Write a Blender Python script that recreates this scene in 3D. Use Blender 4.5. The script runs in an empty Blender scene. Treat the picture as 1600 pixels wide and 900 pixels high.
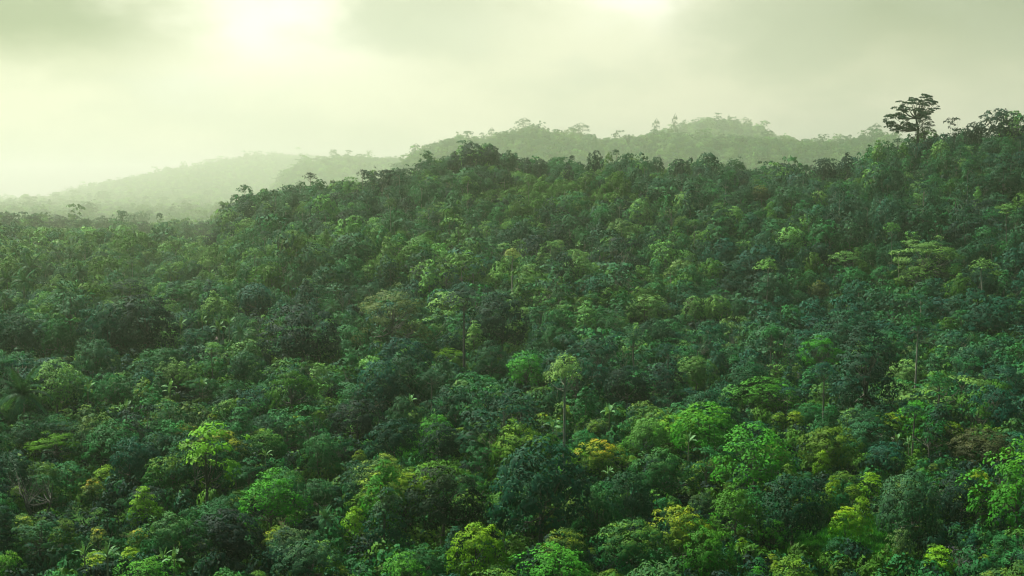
import bpy, math, random
import numpy as np
from mathutils import Vector

rng = np.random.default_rng(7)
random.seed(7)
S = bpy.context.scene
COL = S.collection

# ------------------------------------------------------------------ camera
CZ = 60.0
F = 800.0 / math.tan(math.radians(20.0))        # focal length in pixels of the 1600-wide photograph
PITCH = math.atan(150.0 / F)
cam_d = bpy.data.cameras.new("camera")
cam_d.sensor_width = 36.0
cam_d.lens = 18.0 / math.tan(math.radians(20.0))
cam_d.clip_start = 0.5
cam_d.clip_end = 30000
cam = bpy.data.objects.new("camera", cam_d)
COL.objects.link(cam)
cam.location = (0, 0, CZ)
cam.rotation_euler = (math.radians(90) - PITCH, 0, 0)
S.camera = cam

# ------------------------------------------------------------------ light
SUN_AZ = math.radians(-55)       # measured from +Y towards +X
SUN_EL = math.radians(54)
SUN_STRENGTH = 5.0
SKY_GAIN = 0.56
HAZE_DENSITY = 0.000195
HAZE_COLOR = (0.86, 0.99, 0.74)

sl = bpy.data.lights.new("sun", "SUN")
sl.energy = SUN_STRENGTH
sl.angle = math.radians(8)
sl.color = (1.0, 0.95, 0.80)
so = bpy.data.objects.new("sun", sl)
COL.objects.link(so)
sd = Vector((math.sin(SUN_AZ) * math.cos(SUN_EL), math.cos(SUN_AZ) * math.cos(SUN_EL), math.sin(SUN_EL)))
so.rotation_euler = sd.to_track_quat('Z', 'Y').to_euler()
so.location = (0, 0, 300)

W = bpy.data.worlds.new("World")
S.world = W
W.use_nodes = True
wt = W.node_tree
wt.nodes.clear()


class G:
    """tiny node-graph helper"""
    def __init__(s, t): s.t = t
    def n(s, kind, **kw):
        nd = s.t.nodes.new(kind)
        for k, v in kw.items(): setattr(nd, k, v)
        return nd
    def put(s, sock, v):
        if isinstance(v, bpy.types.NodeSocket): s.t.links.new(v, sock)
        else: sock.default_value = v
    def m(s, op, a, b=None, c=None, clamp=False):
        nd = s.n('ShaderNodeMath', operation=op); nd.use_clamp = clamp
        s.put(nd.inputs[0], a)
        if b is not None: s.put(nd.inputs[1], b)
        if c is not None: s.put(nd.inputs[2], c)
        return nd.outputs[0]
    def step(s, x, lo, hi, a=0.0, b=1.0):
        nd = s.n('ShaderNodeMapRange', interpolation_type='SMOOTHSTEP')
        s.put(nd.inputs[0], x)
        for i, v in enumerate((lo, hi, a, b)): nd.inputs[1 + i].default_value = v
        return nd.outputs[0]
    def mix(s, f, a, b, mode='MIX'):
        nd = s.n('ShaderNodeMix', data_type='RGBA', blend_type=mode)
        s.put(nd.inputs[0], f); s.put(nd.inputs[6], a); s.put(nd.inputs[7], b)
        return nd.outputs[2]
    def link(s, a, b): s.t.links.new(a, b)


g = G(wt)
tc = g.n('ShaderNodeTexCoord')
sep = g.n('ShaderNodeSeparateXYZ'); g.link(tc.outputs['Generated'], sep.inputs[0])
dx, dy, dz = sep.outputs
ratio = g.m('DIVIDE', dx, g.m('MAXIMUM', dy, 0.02))     # tangent of the azimuth
noise = g.n('ShaderNodeTexNoise'); noise.inputs['Scale'].default_value = 7.0
noise.inputs['Detail'].default_value = 5.0; noise.inputs['Roughness'].default_value = 0.55
mp = g.n('ShaderNodeMapping'); mp.inputs['Scale'].default_value = (1, 1, 2.2)
g.link(tc.outputs['Generated'], mp.inputs[0]); g.link(mp.outputs[0], noise.inputs['Vector'])
nz = g.m('SUBTRACT', noise.outputs['Fac'], 0.5)
az = g.m('ADD', ratio, g.m('MULTIPLY', nz, 0.22))
el = g.m('ADD', dz, g.m('MULTIPLY', nz, 0.085))
CREAM = (0.89, 0.91, 0.60, 1)
# heavy grey-green cloud: over the upper left, the upper right and, fainter, between the two bright gaps
darkL = g.m('MULTIPLY', g.step(az, -0.34, -0.20, 1, 0), g.step(el, 0.058, 0.105))
darkR = g.m('MULTIPLY', g.step(az, 0.07, 0.27), g.step(el, 0.035, 0.135))
darkM = g.m('MULTIPLY', g.m('MULTIPLY', g.step(az, -0.13, -0.08), g.step(az, -0.04, 0.03, 1, 0)), g.step(el, 0.06, 0.14))
col = g.mix(g.m('MULTIPLY', darkL, 0.95), CREAM, (0.25, 0.31, 0.15, 1))
col = g.mix(g.m('MULTIPLY', darkR, 0.95), col, (0.38, 0.44, 0.25, 1))
col = g.mix(g.m('MULTIPLY', darkM, 0.8), col, (0.50, 0.55, 0.34, 1))
# soft mottling of the cloud sheet
col = g.mix(g.m('MULTIPLY', g.step(noise.outputs['Fac'], 0.42, 0.64), 0.55), col, (0.60, 0.66, 0.44, 1))
def pxdir(px, py):
    x = (px - 800) / F; y = (450 - py) / F
    v = Vector((x, math.cos(PITCH) + y * math.sin(PITCH), -math.sin(PITCH) + y * math.cos(PITCH)))
    return v.normalized()
def glow(px, py, a, b):
    v = pxdir(px, py)
    gx = g.m('SUBTRACT', az, v.x / v.y); gy = g.m('SUBTRACT', el, v.z)
    rr = g.m('ADD', g.m('POWER', g.m('ABSOLUTE', gx), 2.0), g.m('MULTIPLY', g.m('POWER', g.m('ABSOLUTE', gy), 2.0), 4.0))
    return g.m('MULTIPLY', g.m('POWER', 2.718, g.m('MULTIPLY', rr, -1.0 / (a * a))), b)
gl = g.m('ADD', g.m('ADD', glow(405, 42, 0.055, 0.22), glow(430, 50, 0.13, 0.12)), g.m('ADD', glow(968, 8, 0.034, 0.26), glow(960, 10, 0.10, 0.09)))
gl = g.m('MULTIPLY', gl, g.step(dy, 0.0, 0.3))
add = g.n('ShaderNodeMix', data_type='RGBA', blend_type='ADD'); add.clamp_result = False
add.inputs[0].default_value = 1.0
gc = g.n('ShaderNodeCombineXYZ')
g.link(gl, gc.inputs[0]); g.link(gl, gc.inputs[1]); g.link(g.m('MULTIPLY', gl, 1.15), gc.inputs[2])
g.link(col, add.inputs[6]); g.link(gc.outputs[0], add.inputs[7])
# the overcast vault above, cooler and brighter towards the zenith than at its sides
vault = g.mix(g.step(dz, 0.45, 0.95), (0.09, 0.17, 0.17, 1), (0.34, 0.68, 0.74, 1))
skyc = g.mix(g.step(dz, 0.16, 0.34), add.outputs[2], vault)
skyc = g.mix(g.step(dz, -0.25, -0.02, 1, 0), skyc, (0.05, 0.09, 0.06, 1))
# broad bright patch added to the sky above the picture to brighten the haze
vb = Vector((math.sin(math.radians(-12)) * math.cos(math.radians(24)), math.cos(math.radians(-12)) * math.cos(math.radians(24)), math.sin(math.radians(24))))
dt = g.n('ShaderNodeVectorMath', operation='DOT_PRODUCT'); g.link(tc.outputs['Generated'], dt.inputs[0]); dt.inputs[1].default_value = vb
bgl = g.m('MULTIPLY', g.step(dt.outputs['Value'], 0.90, 0.995, 0.0, 3.2), g.step(dz, 0.15, 0.30))
bc = g.n('ShaderNodeCombineXYZ'); g.link(bgl, bc.inputs[0]); g.link(bgl, bc.inputs[1]); g.link(g.m('MULTIPLY', bgl, 0.75), bc.inputs[2])
ad2 = g.n('ShaderNodeMix', data_type='RGBA', blend_type='ADD'); ad2.inputs[0].default_value = 1.0
g.link(skyc, ad2.inputs[6]); g.link(bc.outputs[0], ad2.inputs[7]); skyc = ad2.outputs[2]
# less light from the side behind the camera
skyc = g.mix(g.m('MULTIPLY', g.step(dy, 0.2, 0.85, 1, 0), g.step(dz, 0.3, 0.75, 1, 0)), skyc, (0.03, 0.075, 0.085, 1))
sky = g.n('ShaderNodeTexSky', sky_type='NISHITA')
sky.sun_disc = False; sky.sun_elevation = SUN_EL; sky.sun_rotation = SUN_AZ
sky.air_density = 1.0; sky.dust_density = 3.0
bg1 = g.n('ShaderNodeBackground'); g.link(sky.outputs[0], bg1.inputs[0]); bg1.inputs[1].default_value = 0.06
bg2 = g.n('ShaderNodeBackground'); g.link(skyc, bg2.inputs[0]); bg2.inputs[1].default_value = SKY_GAIN
mx = g.n('ShaderNodeMixShader'); mx.inputs[0].default_value = 0.92
wo = g.n('ShaderNodeOutputWorld')
g.link(bg1.outputs[0], mx.inputs[1]); g.link(bg2.outputs[0], mx.inputs[2]); g.link(mx.outputs[0], wo.inputs[0])

S.view_settings.view_transform = 'Standard'
S.view_settings.look = 'None'
S.view_settings.exposure = 0.82
S.view_settings.gamma = 1.0
S.render.engine = 'CYCLES'
cy = S.cycles
cy.max_bounces = 5; cy.diffuse_bounces = 2; cy.glossy_bounces = 1; cy.transmission_bounces = 2
cy.volume_bounces = 2; cy.transparent_max_bounces = 4
cy.use_denoising = True
cy.denoiser = 'OPENIMAGEDENOISE'
cy.denoising_input_passes = 'RGB_ALBEDO_NORMAL'
cy.denoising_prefilter = 'ACCURATE'
cy.use_adaptive_sampling = False
cy.filter_width = 1.1
cy.sample_clamp_indirect = 4.0

# ------------------------------------------------------------------ ground shape
def z_at(Y, py):
    """height (relative to the lens) of a point seen at picture row py and distance Y"""
    t = (450.0 - py) / F
    return Y * (t * math.cos(PITCH) - math.sin(PITCH)) / (math.cos(PITCH) + t * math.sin(PITCH))

def project(X, Y, Z):
    z = Z - CZ
    dep = Y * math.cos(PITCH) - z * math.sin(PITCH)
    up = Y * math.sin(PITCH) + z * math.cos(PITCH)
    return 800 + F * X / dep, 450 - F * up / dep, dep

# treetop rows seen along columns of the near hill: (distance, row), the last entry is the skyline
TAB = {
    -200: [(130, 890), (200, 640), (370, 440), (700, 375), (1450, 346)],
    0:    [(130, 890), (200, 640), (370, 440), (700, 375), (1450, 352)],
    100:  [(130, 890), (205, 640), (370, 445), (700, 378), (1450, 354)],
    200:  [(130, 890), (205, 640), (370, 450), (700, 380), (1450, 360)],
    300:  [(130, 890), (205, 640), (370, 455), (700, 385), (1450, 362)],
    340:  [(130, 890), (205, 640), (350, 455), (660, 380), (1200, 356)],
    380:  [(130, 890), (205, 640), (350, 455), (490, 370), (620, 307)],
    500:  [(130, 890), (210, 640), (350, 455), (450, 370), (560, 291)],
    600:  [(130, 890), (215, 635), (340, 470), (440, 375), (570, 285)],
    660:  [(130, 890), (215, 630), (330, 480), (440, 370), (575, 263)],
    735:  [(130, 890), (215, 625), (330, 485), (430, 380), (530, 290), (585, 231)],
    800:  [(130, 890), (215, 625), (330, 490), (430, 385), (530, 295), (585, 241)],
    900:  [(130, 890), (220, 620), (335, 490), (420, 390), (510, 300), (580, 253)],
    1000: [(130, 890), (225, 620), (340, 490), (410, 390), (500, 300), (570, 255)],
    1150: [(130, 890), (235, 615), (345, 490), (400, 400), (480, 310), (560, 261)],
    1280: [(130, 890), (245, 610), (345, 490), (395, 400), (460, 310), (540, 259)],
    1350: [(130, 890), (250, 610), (345, 490), (395, 400), (460, 310), (540, 247)],
    1430: [(130, 890), (255, 605), (340, 490), (390, 400), (455, 300), (530, 209)],
    1530: [(130, 890), (260, 600), (335, 490), (385, 400), (450, 300), (520, 197)],
    1600: [(130, 890), (262, 600), (335, 490), (385, 400), (450, 295), (515, 191)],
    1800: [(130, 890), (265, 600), (335, 480), (385, 385), (450, 285), (515, 171)],
}
TREE_H = 7.0
VALLEY = -36.0
ys = np.arange(0, 1900, 10.0)
cols_px = np.arange(-260, 1880, 20.0)
tk = sorted(TAB)
prof = []
for k in tk:
    pts = TAB[k]
    Yk = [0, 100] + [p[0] for p in pts] + [pts[-1][0] + 60, max(pts[-1][0] + 230, 1620), 1900]
    zl = z_at(*pts[-1])
    Zk = [z_at(130, 890)] * 2 + [z_at(*p) for p in pts] + [zl - 7, VALLEY, VALLEY - 60]
    prof.append(np.interp(ys, Yk, Zk))
prof = np.array(prof)
grid = np.array([[np.interp(c, tk, prof[:, j]) for j in range(len(ys))] for c in cols_px])
for _ in range(2):                                   # round the kinks
    gp = np.pad(grid, 2, mode='edge')
    grid = (gp[2:-2, 1:-3] + gp[2:-2, 2:-2] * 2 + gp[2:-2, 3:-1]) / 4
    gp = np.pad(grid, 1, mode='edge')
    grid = (gp[:-2, 1:-1] + gp[1:-1, 1:-1] * 2 + gp[2:, 1:-1]) / 4

RIDGES = [   # (distance, spread in front, spread behind, skyline rows)
    (3050, 700, 520, [(380, 420), (560, 330), (600, 285), (625, 256), (650, 240), (700, 221), (740, 219), (780, 214), (820, 203), (850, 205), (880, 213), (920, 216), (950, 219), (985, 216), (1040, 212), (1100, 216), (1200, 219), (1260, 222), (1300, 221), (1350, 216), (1380, 213), (1410, 221), (1450, 240), (1800, 300)]),
    (4400, 850, 650, [(900, 330), (960, 260), (1010, 225), (1045, 205), (1080, 192), (1110, 188), (1150, 191), (1180, 202), (1210, 216), (1260, 250), (1320, 330)]),
    (5200, 1000, 700, [(330, 400), (420, 300), (445, 272), (470, 256), (500, 250), (540, 244), (580, 246), (620, 250), (680, 252), (760, 270), (860, 330)]),
    (9000, 2000, 1500, [(-300, 345), (0, 326), (60, 316), (110, 302), (160, 290), (210, 279), (260, 270), (310, 261), (360, 252), (400, 247), (440, 245), (480, 246), (540, 254), (640, 275), (800, 320)]),
]
def hsh(x, y, s):
    return np.sin(x * 0.021 + s) * np.cos(y * 0.017 - s * 1.7) + 0.5 * np.sin(x * 0.053 - y * 0.041 + s * 2.1) + 0.3 * np.sin(x * 0.11 + y * 0.09 + s)

def canopy(X, Y):
    """smooth height of the treetops, world z"""
    X = np.asarray(X, float); Y = np.asarray(Y, float)
    Yc = np.maximum(Y, 70.0)
    px = 800 + F * X / Yc * 1.0
    pc = np.clip(px, cols_px[0], cols_px[-1])
    fi = (pc - cols_px[0]) / 20.0; i0 = np.clip(fi.astype(int), 0, len(cols_px) - 2); fx = fi - i0
    fj = np.clip(Y, 0, 1890) / 10.0; j0 = np.clip(fj.astype(int), 0, len(ys) - 2); fy = fj - j0
    z = (grid[i0, j0] * (1 - fx) + grid[i0 + 1, j0] * fx) * (1 - fy) + (grid[i0, j0 + 1] * (1 - fx) + grid[i0 + 1, j0 + 1] * fx) * fy
    z = z + hsh(X, Y, 1.3) * 1.9 * np.clip((Y - 90) / 200, 0, 1)
    z = z + 3.2 * np.sin((X + 0.55 * Y) * 0.043 + 0.6 * np.sin(Y * 0.013)) * np.exp(-((Y - 430) / 85.0) ** 2) * np.clip((px - 420) / 200, 0, 1)
    base = np.where(Y > 1500, VALLEY - np.clip((Y - 1500) / 7, 0, 60), -999)
    z = np.maximum(z, base)
    for D, wf, wb, sil in RIDGES:
        sx, sy = zip(*sil)
        zc = z_at(D, np.interp(px, sx, sy) + (7.0 if D < 6000 else 4.0))
        w = np.where(Y < D, wf, wb)
        f_ = np.exp(-((Y - D) / w) ** 2)
        bump = hsh(X * 0.6, Y * 0.6, D * 0.01) * (D / 3050.0) * 6.0 * (1.25 - f_)
        rz = (VALLEY - 50) + (zc - VALLEY + 50) * f_ + bump * 1.0
        z = np.maximum(z, np.where(Y > 1650, rz, -999))
    return z + CZ

def ground(X, Y):
    return canopy(X, Y) - TREE_H

xs_g = np.unique(np.concatenate([np.arange(-420, 421, 7.0), np.linspace(-13000, -420, 130), np.linspace(420, 13000, 130)]))
ys_g = np.unique(np.concatenate([np.linspace(-13000, -60, 20), np.arange(-60, 700, 7.0), np.arange(700, 2000, 20.0), np.linspace(2000, 9600, 150), np.linspace(9700, 13000, 14)]))
GX, GY = np.meshgrid(xs_g, ys_g)
GZ = ground(GX, GY) + 0.15 * np.sin(GX * 0.7) * np.cos(GY * 0.6)

def mesh_from(name, V, Q, mats, attrs=None, fmat=None, smooth=False, normals=None):
    me = bpy.data.meshes.new(name)
    k = Q.shape[1]
    me.vertices.add(len(V)); me.vertices.foreach_set('co', np.ascontiguousarray(V, np.float32).ravel())
    me.loops.add(Q.size); me.loops.foreach_set('vertex_index', np.ascontiguousarray(Q, np.int32).ravel())
    me.polygons.add(len(Q)); me.polygons.foreach_set('loop_start', np.arange(0, Q.size, k, dtype=np.int32))
    me.polygons.foreach_set('loop_total', np.full(len(Q), k, np.int32))
    if fmat is not None: me.polygons.foreach_set('material_index', np.ascontiguousarray(fmat, np.int32))
    me.polygons.foreach_set('use_smooth', np.full(len(Q), smooth, bool))
    for m_ in mats: me.materials.append(m_)
    for an, av in (attrs or {}).items():
        a = me.attributes.new(an, 'FLOAT', 'FACE'); a.data.foreach_set('value', np.ascontiguousarray(av, np.float32))
    me.update(calc_edges=True)
    if normals is not None:
        me.polygons.foreach_set('use_smooth', np.ones(len(Q), bool))
        me.normals_split_custom_set(np.repeat(normals, k, axis=0).astype(np.float32).tolist())
    return me

def new_mat(name):
    m_ = bpy.data.materials.new(name); m_.use_nodes = True
    m_.node_tree.nodes.clear()
    return m_, G(m_.node_tree)

def ground_material():
    m_, q = new_mat("forest_floor")
    t = q.n('ShaderNodeNewGeometry')
    n1 = q.n('ShaderNodeTexNoise'); n1.inputs['Scale'].default_value = 0.05; n1.inputs['Detail'].default_value = 6
    n2 = q.n('ShaderNodeTexNoise'); n2.inputs['Scale'].default_value = 1.3; n2.inputs['Detail'].default_value = 5
    q.link(t.outputs['Position'], n1.inputs['Vector']); q.link(t.outputs['Position'], n2.inputs['Vector'])
    c = q.mix(q.step(n1.outputs[0], 0.35, 0.65), (0.022, 0.055, 0.016, 1), (0.035, 0.032, 0.018, 1))
    c = q.mix(q.step(n2.outputs[0], 0.35, 0.7), c, (0.03, 0.10, 0.02, 1))
    b = q.n('ShaderNodeBsdfPrincipled'); q.link(c, b.inputs['Base Color']); b.inputs['Roughness'].default_value = 1.0; b.inputs['Specular IOR Level'].default_value = 0.0
    bu = q.n('ShaderNodeBump'); bu.inputs['Strength'].default_value = 0.6; bu.inputs['Distance'].default_value = 0.4
    q.link(n2.outputs[0], bu.inputs['Height']); q.link(bu.outputs[0], b.inputs['Normal'])
    o = q.n('ShaderNodeOutputMaterial'); q.link(b.outputs[0], o.inputs[0])
    return m_
nx, ny = len(xs_g), len(ys_g)
ii = (np.arange(ny - 1)[:, None] * nx + np.arange(nx - 1)[None, :]).ravel()
GQ = np.stack([ii, ii + 1, ii + 1 + nx, ii + nx], 1)
gm = mesh_from("terrain", np.stack([GX.ravel(), GY.ravel(), GZ.ravel()], 1), GQ, [ground_material()], smooth=True)
go = bpy.data.objects.new("terrain", gm); COL.objects.link(go)
go['kind'] = 'structure'; go['label'] = 'rolling forest floor of earth and low green cover'

# ------------------------------------------------------------------ haze
m_, q = new_mat("haze_air")
pv = q.n('ShaderNodeVolumePrincipled')
pv.inputs['Color'].default_value = (*HAZE_COLOR, 1)
pv.inputs['Absorption Color'].default_value = (1, 1, 1, 1)
pv.inputs['Density'].default_value = HAZE_DENSITY
pv.inputs['Anisotropy'].default_value = 0.78
o = q.n('ShaderNodeOutputMaterial'); q.link(pv.outputs[0], o.inputs['Volume'])
hx, hy, h0, h1 = 13100.0, 13100.0, float(GZ.min()) - 1.0, float(GZ.max()) + 45.0
HV = np.array([(x, y, z) for z in (h0, h1) for y in (-hy, hy) for x in (-hx, hx)], float)
HQ = np.array([(0, 2, 3, 1), (4, 5, 7, 6), (0, 1, 5, 4), (2, 6, 7, 3), (0, 4, 6, 2), (1, 3, 7, 5)])
ho = bpy.data.objects.new("haze", mesh_from("haze", HV, HQ, [m_])); COL.objects.link(ho)
ho['kind'] = 'stuff'; ho['label'] = 'thin damp morning haze hanging over the forest and hills'

# ------------------------------------------------------------------ materials
def tint_source(q, inst):
    if inst:
        a = q.n('ShaderNodeAttribute', attribute_type='INSTANCER', attribute_name='tint')
        return a.outputs['Color'], a.outputs['Alpha']
    a = q.n('ShaderNodeObjectInfo')
    return a.outputs['Color'], a.outputs['Alpha']

def leaf_material(name, inst, rough=0.6, trans=0.09):
    m_, q = new_mat(name)
    tint, amt = tint_source(q, inst)
    var = q.n('ShaderNodeAttribute', attribute_type='GEOMETRY', attribute_name='var').outputs['Fac']
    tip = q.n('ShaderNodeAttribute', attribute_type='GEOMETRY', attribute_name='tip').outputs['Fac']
    v = q.m('ADD', q.m('MULTIPLY', var, 0.85), 0.57)
    cv = q.n('ShaderNodeCombineXYZ')
    for k in range(3): q.link(v, cv.inputs[k])
    c = q.mix(1.0, tint, cv.outputs[0], 'MULTIPLY')
    c = q.mix(q.m('MULTIPLY', q.step(var, 0.72, 1.0), 0.45), c, q.mix(1.0, c, (2.4, 1.5, 0.7, 1), 'MULTIPLY'))
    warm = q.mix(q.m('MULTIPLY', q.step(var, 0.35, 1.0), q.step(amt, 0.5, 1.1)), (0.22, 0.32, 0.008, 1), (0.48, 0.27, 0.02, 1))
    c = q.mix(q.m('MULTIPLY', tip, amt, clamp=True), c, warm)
    b = q.n('ShaderNodeBsdfPrincipled'); q.link(c, b.inputs['Base Color'])
    b.inputs['Roughness'].default_value = rough
    b.inputs['Specular IOR Level'].default_value = 0.06
    tr = q.n('ShaderNodeBsdfTranslucent'); q.link(q.mix(1.0, c, (1.35, 1.25, 0.5, 1), 'MULTIPLY'), tr.inputs[0])
    mx = q.n('ShaderNodeMixShader'); mx.inputs[0].default_value = trans
    q.link(b.outputs[0], mx.inputs[1]); q.link(tr.outputs[0], mx.inputs[2])
    o = q.n('ShaderNodeOutputMaterial'); q.link(mx.outputs[0], o.inputs[0])
    return m_

def bark_material(name, inst=False):
    m_, q = new_mat(name)
    t = q.n('ShaderNodeTexCoord')
    mp = q.n('ShaderNodeMapping'); mp.inputs['Scale'].default_value = (3, 3, 0.7)
    n1 = q.n('ShaderNodeTexNoise'); n1.inputs['Scale'].default_value = 2.5; n1.inputs['Detail'].default_value = 5
    q.link(t.outputs['Object'], mp.inputs[0]); q.link(mp.outputs[0], n1.inputs['Vector'])
    dark = (0.10, 0.085, 0.06, 1); light = (0.30, 0.28, 0.22, 1)
    if inst: c = q.mix(q.step(n1.outputs[0], 0.3, 0.7), dark, light)
    else:
        tint, _ = tint_source(q, False)
        c = q.mix(q.step(n1.outputs[0], 0.3, 0.7), q.mix(1.0, tint, (0.45, 0.45, 0.45, 1), 'MULTIPLY'), tint)
    b = q.n('ShaderNodeBsdfPrincipled'); q.link(c, b.inputs['Base Color']); b.inputs['Roughness'].default_value = 0.85
    o = q.n('ShaderNodeOutputMaterial'); q.link(b.outputs[0], o.inputs[0])
    return m_

LEAF = leaf_material("leaf", False); LEAF_I = leaf_material("leaf_of_forest", True)
GLOSS = leaf_material("glossy_leaf", False, 0.5, 0.2)
BARK = bark_material("bark"); BARK_I = bark_material("bark_of_forest", True)

# ------------------------------------------------------------------ tree geometry
def unit(a): return a / np.maximum(np.linalg.norm(a, axis=-1, keepdims=True), 1e-9)

def leaves(lobes, leaf, dens, R, cz=0.0, shape=0.55, updir=0.0, tipz=None, droop=0.0, jit=0.22):
    """lobes: (x,y,z,rx,rz,var). Each lobe is a knot of leaf-sized faces over its upper shell. Returns V,Q,var,tip."""
    P, N, VA, TI, SZ, SN = [], [], [], [], [], []
    zmax = max(l[2] + l[4] for l in lobes); zmin = min(l[2] - l[4] for l in lobes)
    for (x, y, z, rx, rz, v) in lobes:
        n = max(6, int(dens * 5.4 * rx * (rx + rz) / 2 / (leaf * leaf)))
        d = R.normal(size=(n, 3)); d = unit(d)
        d[:, 2] = np.where(d[:, 2] < -0.35, -d[:, 2] * 0.6, d[:, 2]); d = unit(d)
        out = unit(np.array([x, y, (z - cz) * 0.9]) + 1e-6)
        d = unit(d + out * 0.85)
        r = 0.84 + 0.24 * R.random((n, 1))
        lump = 1 + 0.16 * np.sin(d[:, :1] * 7 + v * 9) * np.sin(d[:, 1:2] * 6 + v * 5)
        p = np.array([x, y, z]) + d * np.array([rx, rx, rz]) * r * lump
        co = unit(p * np.array([1, 1, 1.0]) - np.array([0, 0, cz - 0.6]))
        SN.append(0.40 * d + 0.62 * co)
        P.append(p); N.append(unit(d + R.normal(size=(n, 3)) * jit + np.array([0, 0, updir])))
        vv = 0.55 * v + 0.45 * R.random(n)
        VA.append(vv)
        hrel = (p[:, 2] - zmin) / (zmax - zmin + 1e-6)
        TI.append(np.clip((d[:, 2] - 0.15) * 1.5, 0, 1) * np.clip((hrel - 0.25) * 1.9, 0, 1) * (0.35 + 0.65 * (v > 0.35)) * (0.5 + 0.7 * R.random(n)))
        SZ.append(leaf * (0.6 + 0.8 * R.random(n)))
    P = np.concatenate(P); N = np.concatenate(N); SN = unit(np.concatenate(SN) + 0.28 * N); VA = np.concatenate(VA); TI = np.concatenate(TI); SZ = np.concatenate(SZ)[:, None]
    T = unit(np.cross(N, R.normal(size=N.shape))); T[:, 2] -= droop; T = unit(T - N * np.sum(T * N, 1, keepdims=True))
    B = np.cross(N, T)
    a = P - T * SZ * 0.55; c = P + T * SZ * 0.55
    b = P + B * SZ * 0.5 * shape + N * SZ * 0.08; d = P - B * SZ * 0.5 * shape + N * SZ * 0.08
    V = np.stack([a, b, c, d], 1).reshape(-1, 3)
    Q = np.arange(len(V)).reshape(-1, 4)
    ng_ = np.cross(V[1::4] - V[0::4], V[2::4] - V[0::4])
    fl = np.sum(ng_ * SN, 1) < 0                       # every leaf turns its upper face outwards
    Q[fl] = Q[fl][:, ::-1]
    return V, Q, VA, TI, SN

def tube(path, rads, sides=6):
    path = np.array(path, float); n = len(path)
    V = []
    for i in range(n):
        t = path[min(i + 1, n - 1)] - path[max(i - 1, 0)]; t = t / (np.linalg.norm(t) + 1e-9)
        a = np.cross(t, [0.31, 0.95, 0.05]); a /= np.linalg.norm(a) + 1e-9; b = np.cross(t, a)
        for k in range(sides):
            w = 2 * math.pi * k / sides
            V.append(path[i] + (a * math.cos(w) + b * math.sin(w)) * rads[i])
    Q = [(i * sides + k, i * sides + (k + 1) % sides, (i + 1) * sides + (k + 1) % sides, (i + 1) * sides + k) for i in range(n - 1) for k in range(sides)]
    return np.array(V), np.array(Q)

def join(parts):
    Vs, Qs, off = [], [], 0
    for V, Q in parts:
        Vs.append(V); Qs.append(Q + off); off += len(V)
    return np.concatenate(Vs), np.concatenate(Qs)

def trunk_and_limbs(lobes, z_fork, r0, R, n_limb=10, lean=0.3, sides=6, n_trunk=1):
    parts = []
    top = max(l[2] for l in lobes)
    for k in range(n_trunk):
        ox, oy = (R.normal(size=2) * 0.5 if n_trunk > 1 else (0, 0))
        ax, ay = R.normal(size=2) * lean
        zs = [-1.5, 0.0, z_fork * 0.5, z_fork, z_fork + (top - z_fork) * 0.55]
        pts = [(ox, oy, zs[0]), (ox, oy, 0), (ox + ax * 0.5, oy + ay * 0.35, zs[2]), (ox * 1.6 + ax, oy * 1.6 + ay, zs[3]), (ox * 2.2 + ax * 0.8, oy * 2.2 + ay, zs[4])]
        parts.append(tube(pts, [r0 * 1.25, r0, r0 * 0.8, r0 * 0.62, r0 * 0.2], sides))
        fork = np.array(pts[3])
        order = R.permutation(len(lobes))[:max(1, n_limb // n_trunk)]
        for j in order:
            l = np.array(lobes[j][:3]); s = fork + np.array([0, 0, R.uniform(-0.1, 0.3) * max(0.5, (l[2] - fork[2]))])
            mid = s * 0.5 + l * 0.5 + np.array([0, 0, -0.10 * np.linalg.norm(l[:2])]) + R.normal(size=3) * 0.2
            parts.append(tube([s, mid, l * 0.98 + s * 0.02], [r0 * 0.38, r0 * 0.24, r0 * 0.07], max(4, sides - 2)))
            e = mid + (l - mid) * 0.4 + R.normal(size=3) * 0.9
            parts.append(tube([mid, e], [r0 * 0.16, r0 * 0.05], 4))
    return join(parts)

def lobes_dome(R, W=8.0, H=7.0, n=46, rl=1.15, zlow=-0.45, base=1.0, pointy=0.0, lump=0.14):
    """crown whose knots lie over an uneven ellipsoid; base = height of the crown's underside"""
    L = []
    a, hgt = W / 2 - rl * 0.7, H
    cz = base + H * 0.42
    ph = R.random() * 9
    for i in range(n):
        t = 1 - (1 - zlow) * (i + 0.5) / n
        w = i * 2.39996 + R.random() * 0.5 + ph
        s = math.sqrt(max(0, 1 - t * t))
        k = 1 + lump * math.sin(2 * w + ph) + lump * R.normal() * 0.7
        px, py = a * s * k * math.cos(w), a * s * k * math.sin(w)
        zz = cz + (H * 0.58 - rl * 0.6) * t * (1 + 0.08 * R.normal()) if t > 0 else cz + H * 0.42 * t
        if pointy: px *= 1 - pointy * max(0, t); py *= 1 - pointy * max(0, t)
        r = rl * R.uniform(0.72, 1.3)
        L.append((px, py, zz, r, r * R.uniform(0.8, 1.05), R.random()))
    for i in range(n // 5):    # filling inside
        w = R.random() * 6.28; s = R.random() ** 0.5 * 0.5 * a
        L.append((s * math.cos(w), s * math.sin(w), cz + R.uniform(-0.1, 0.35) * H, rl * 1.5, rl * 1.4, R.random()))
    return L

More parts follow.
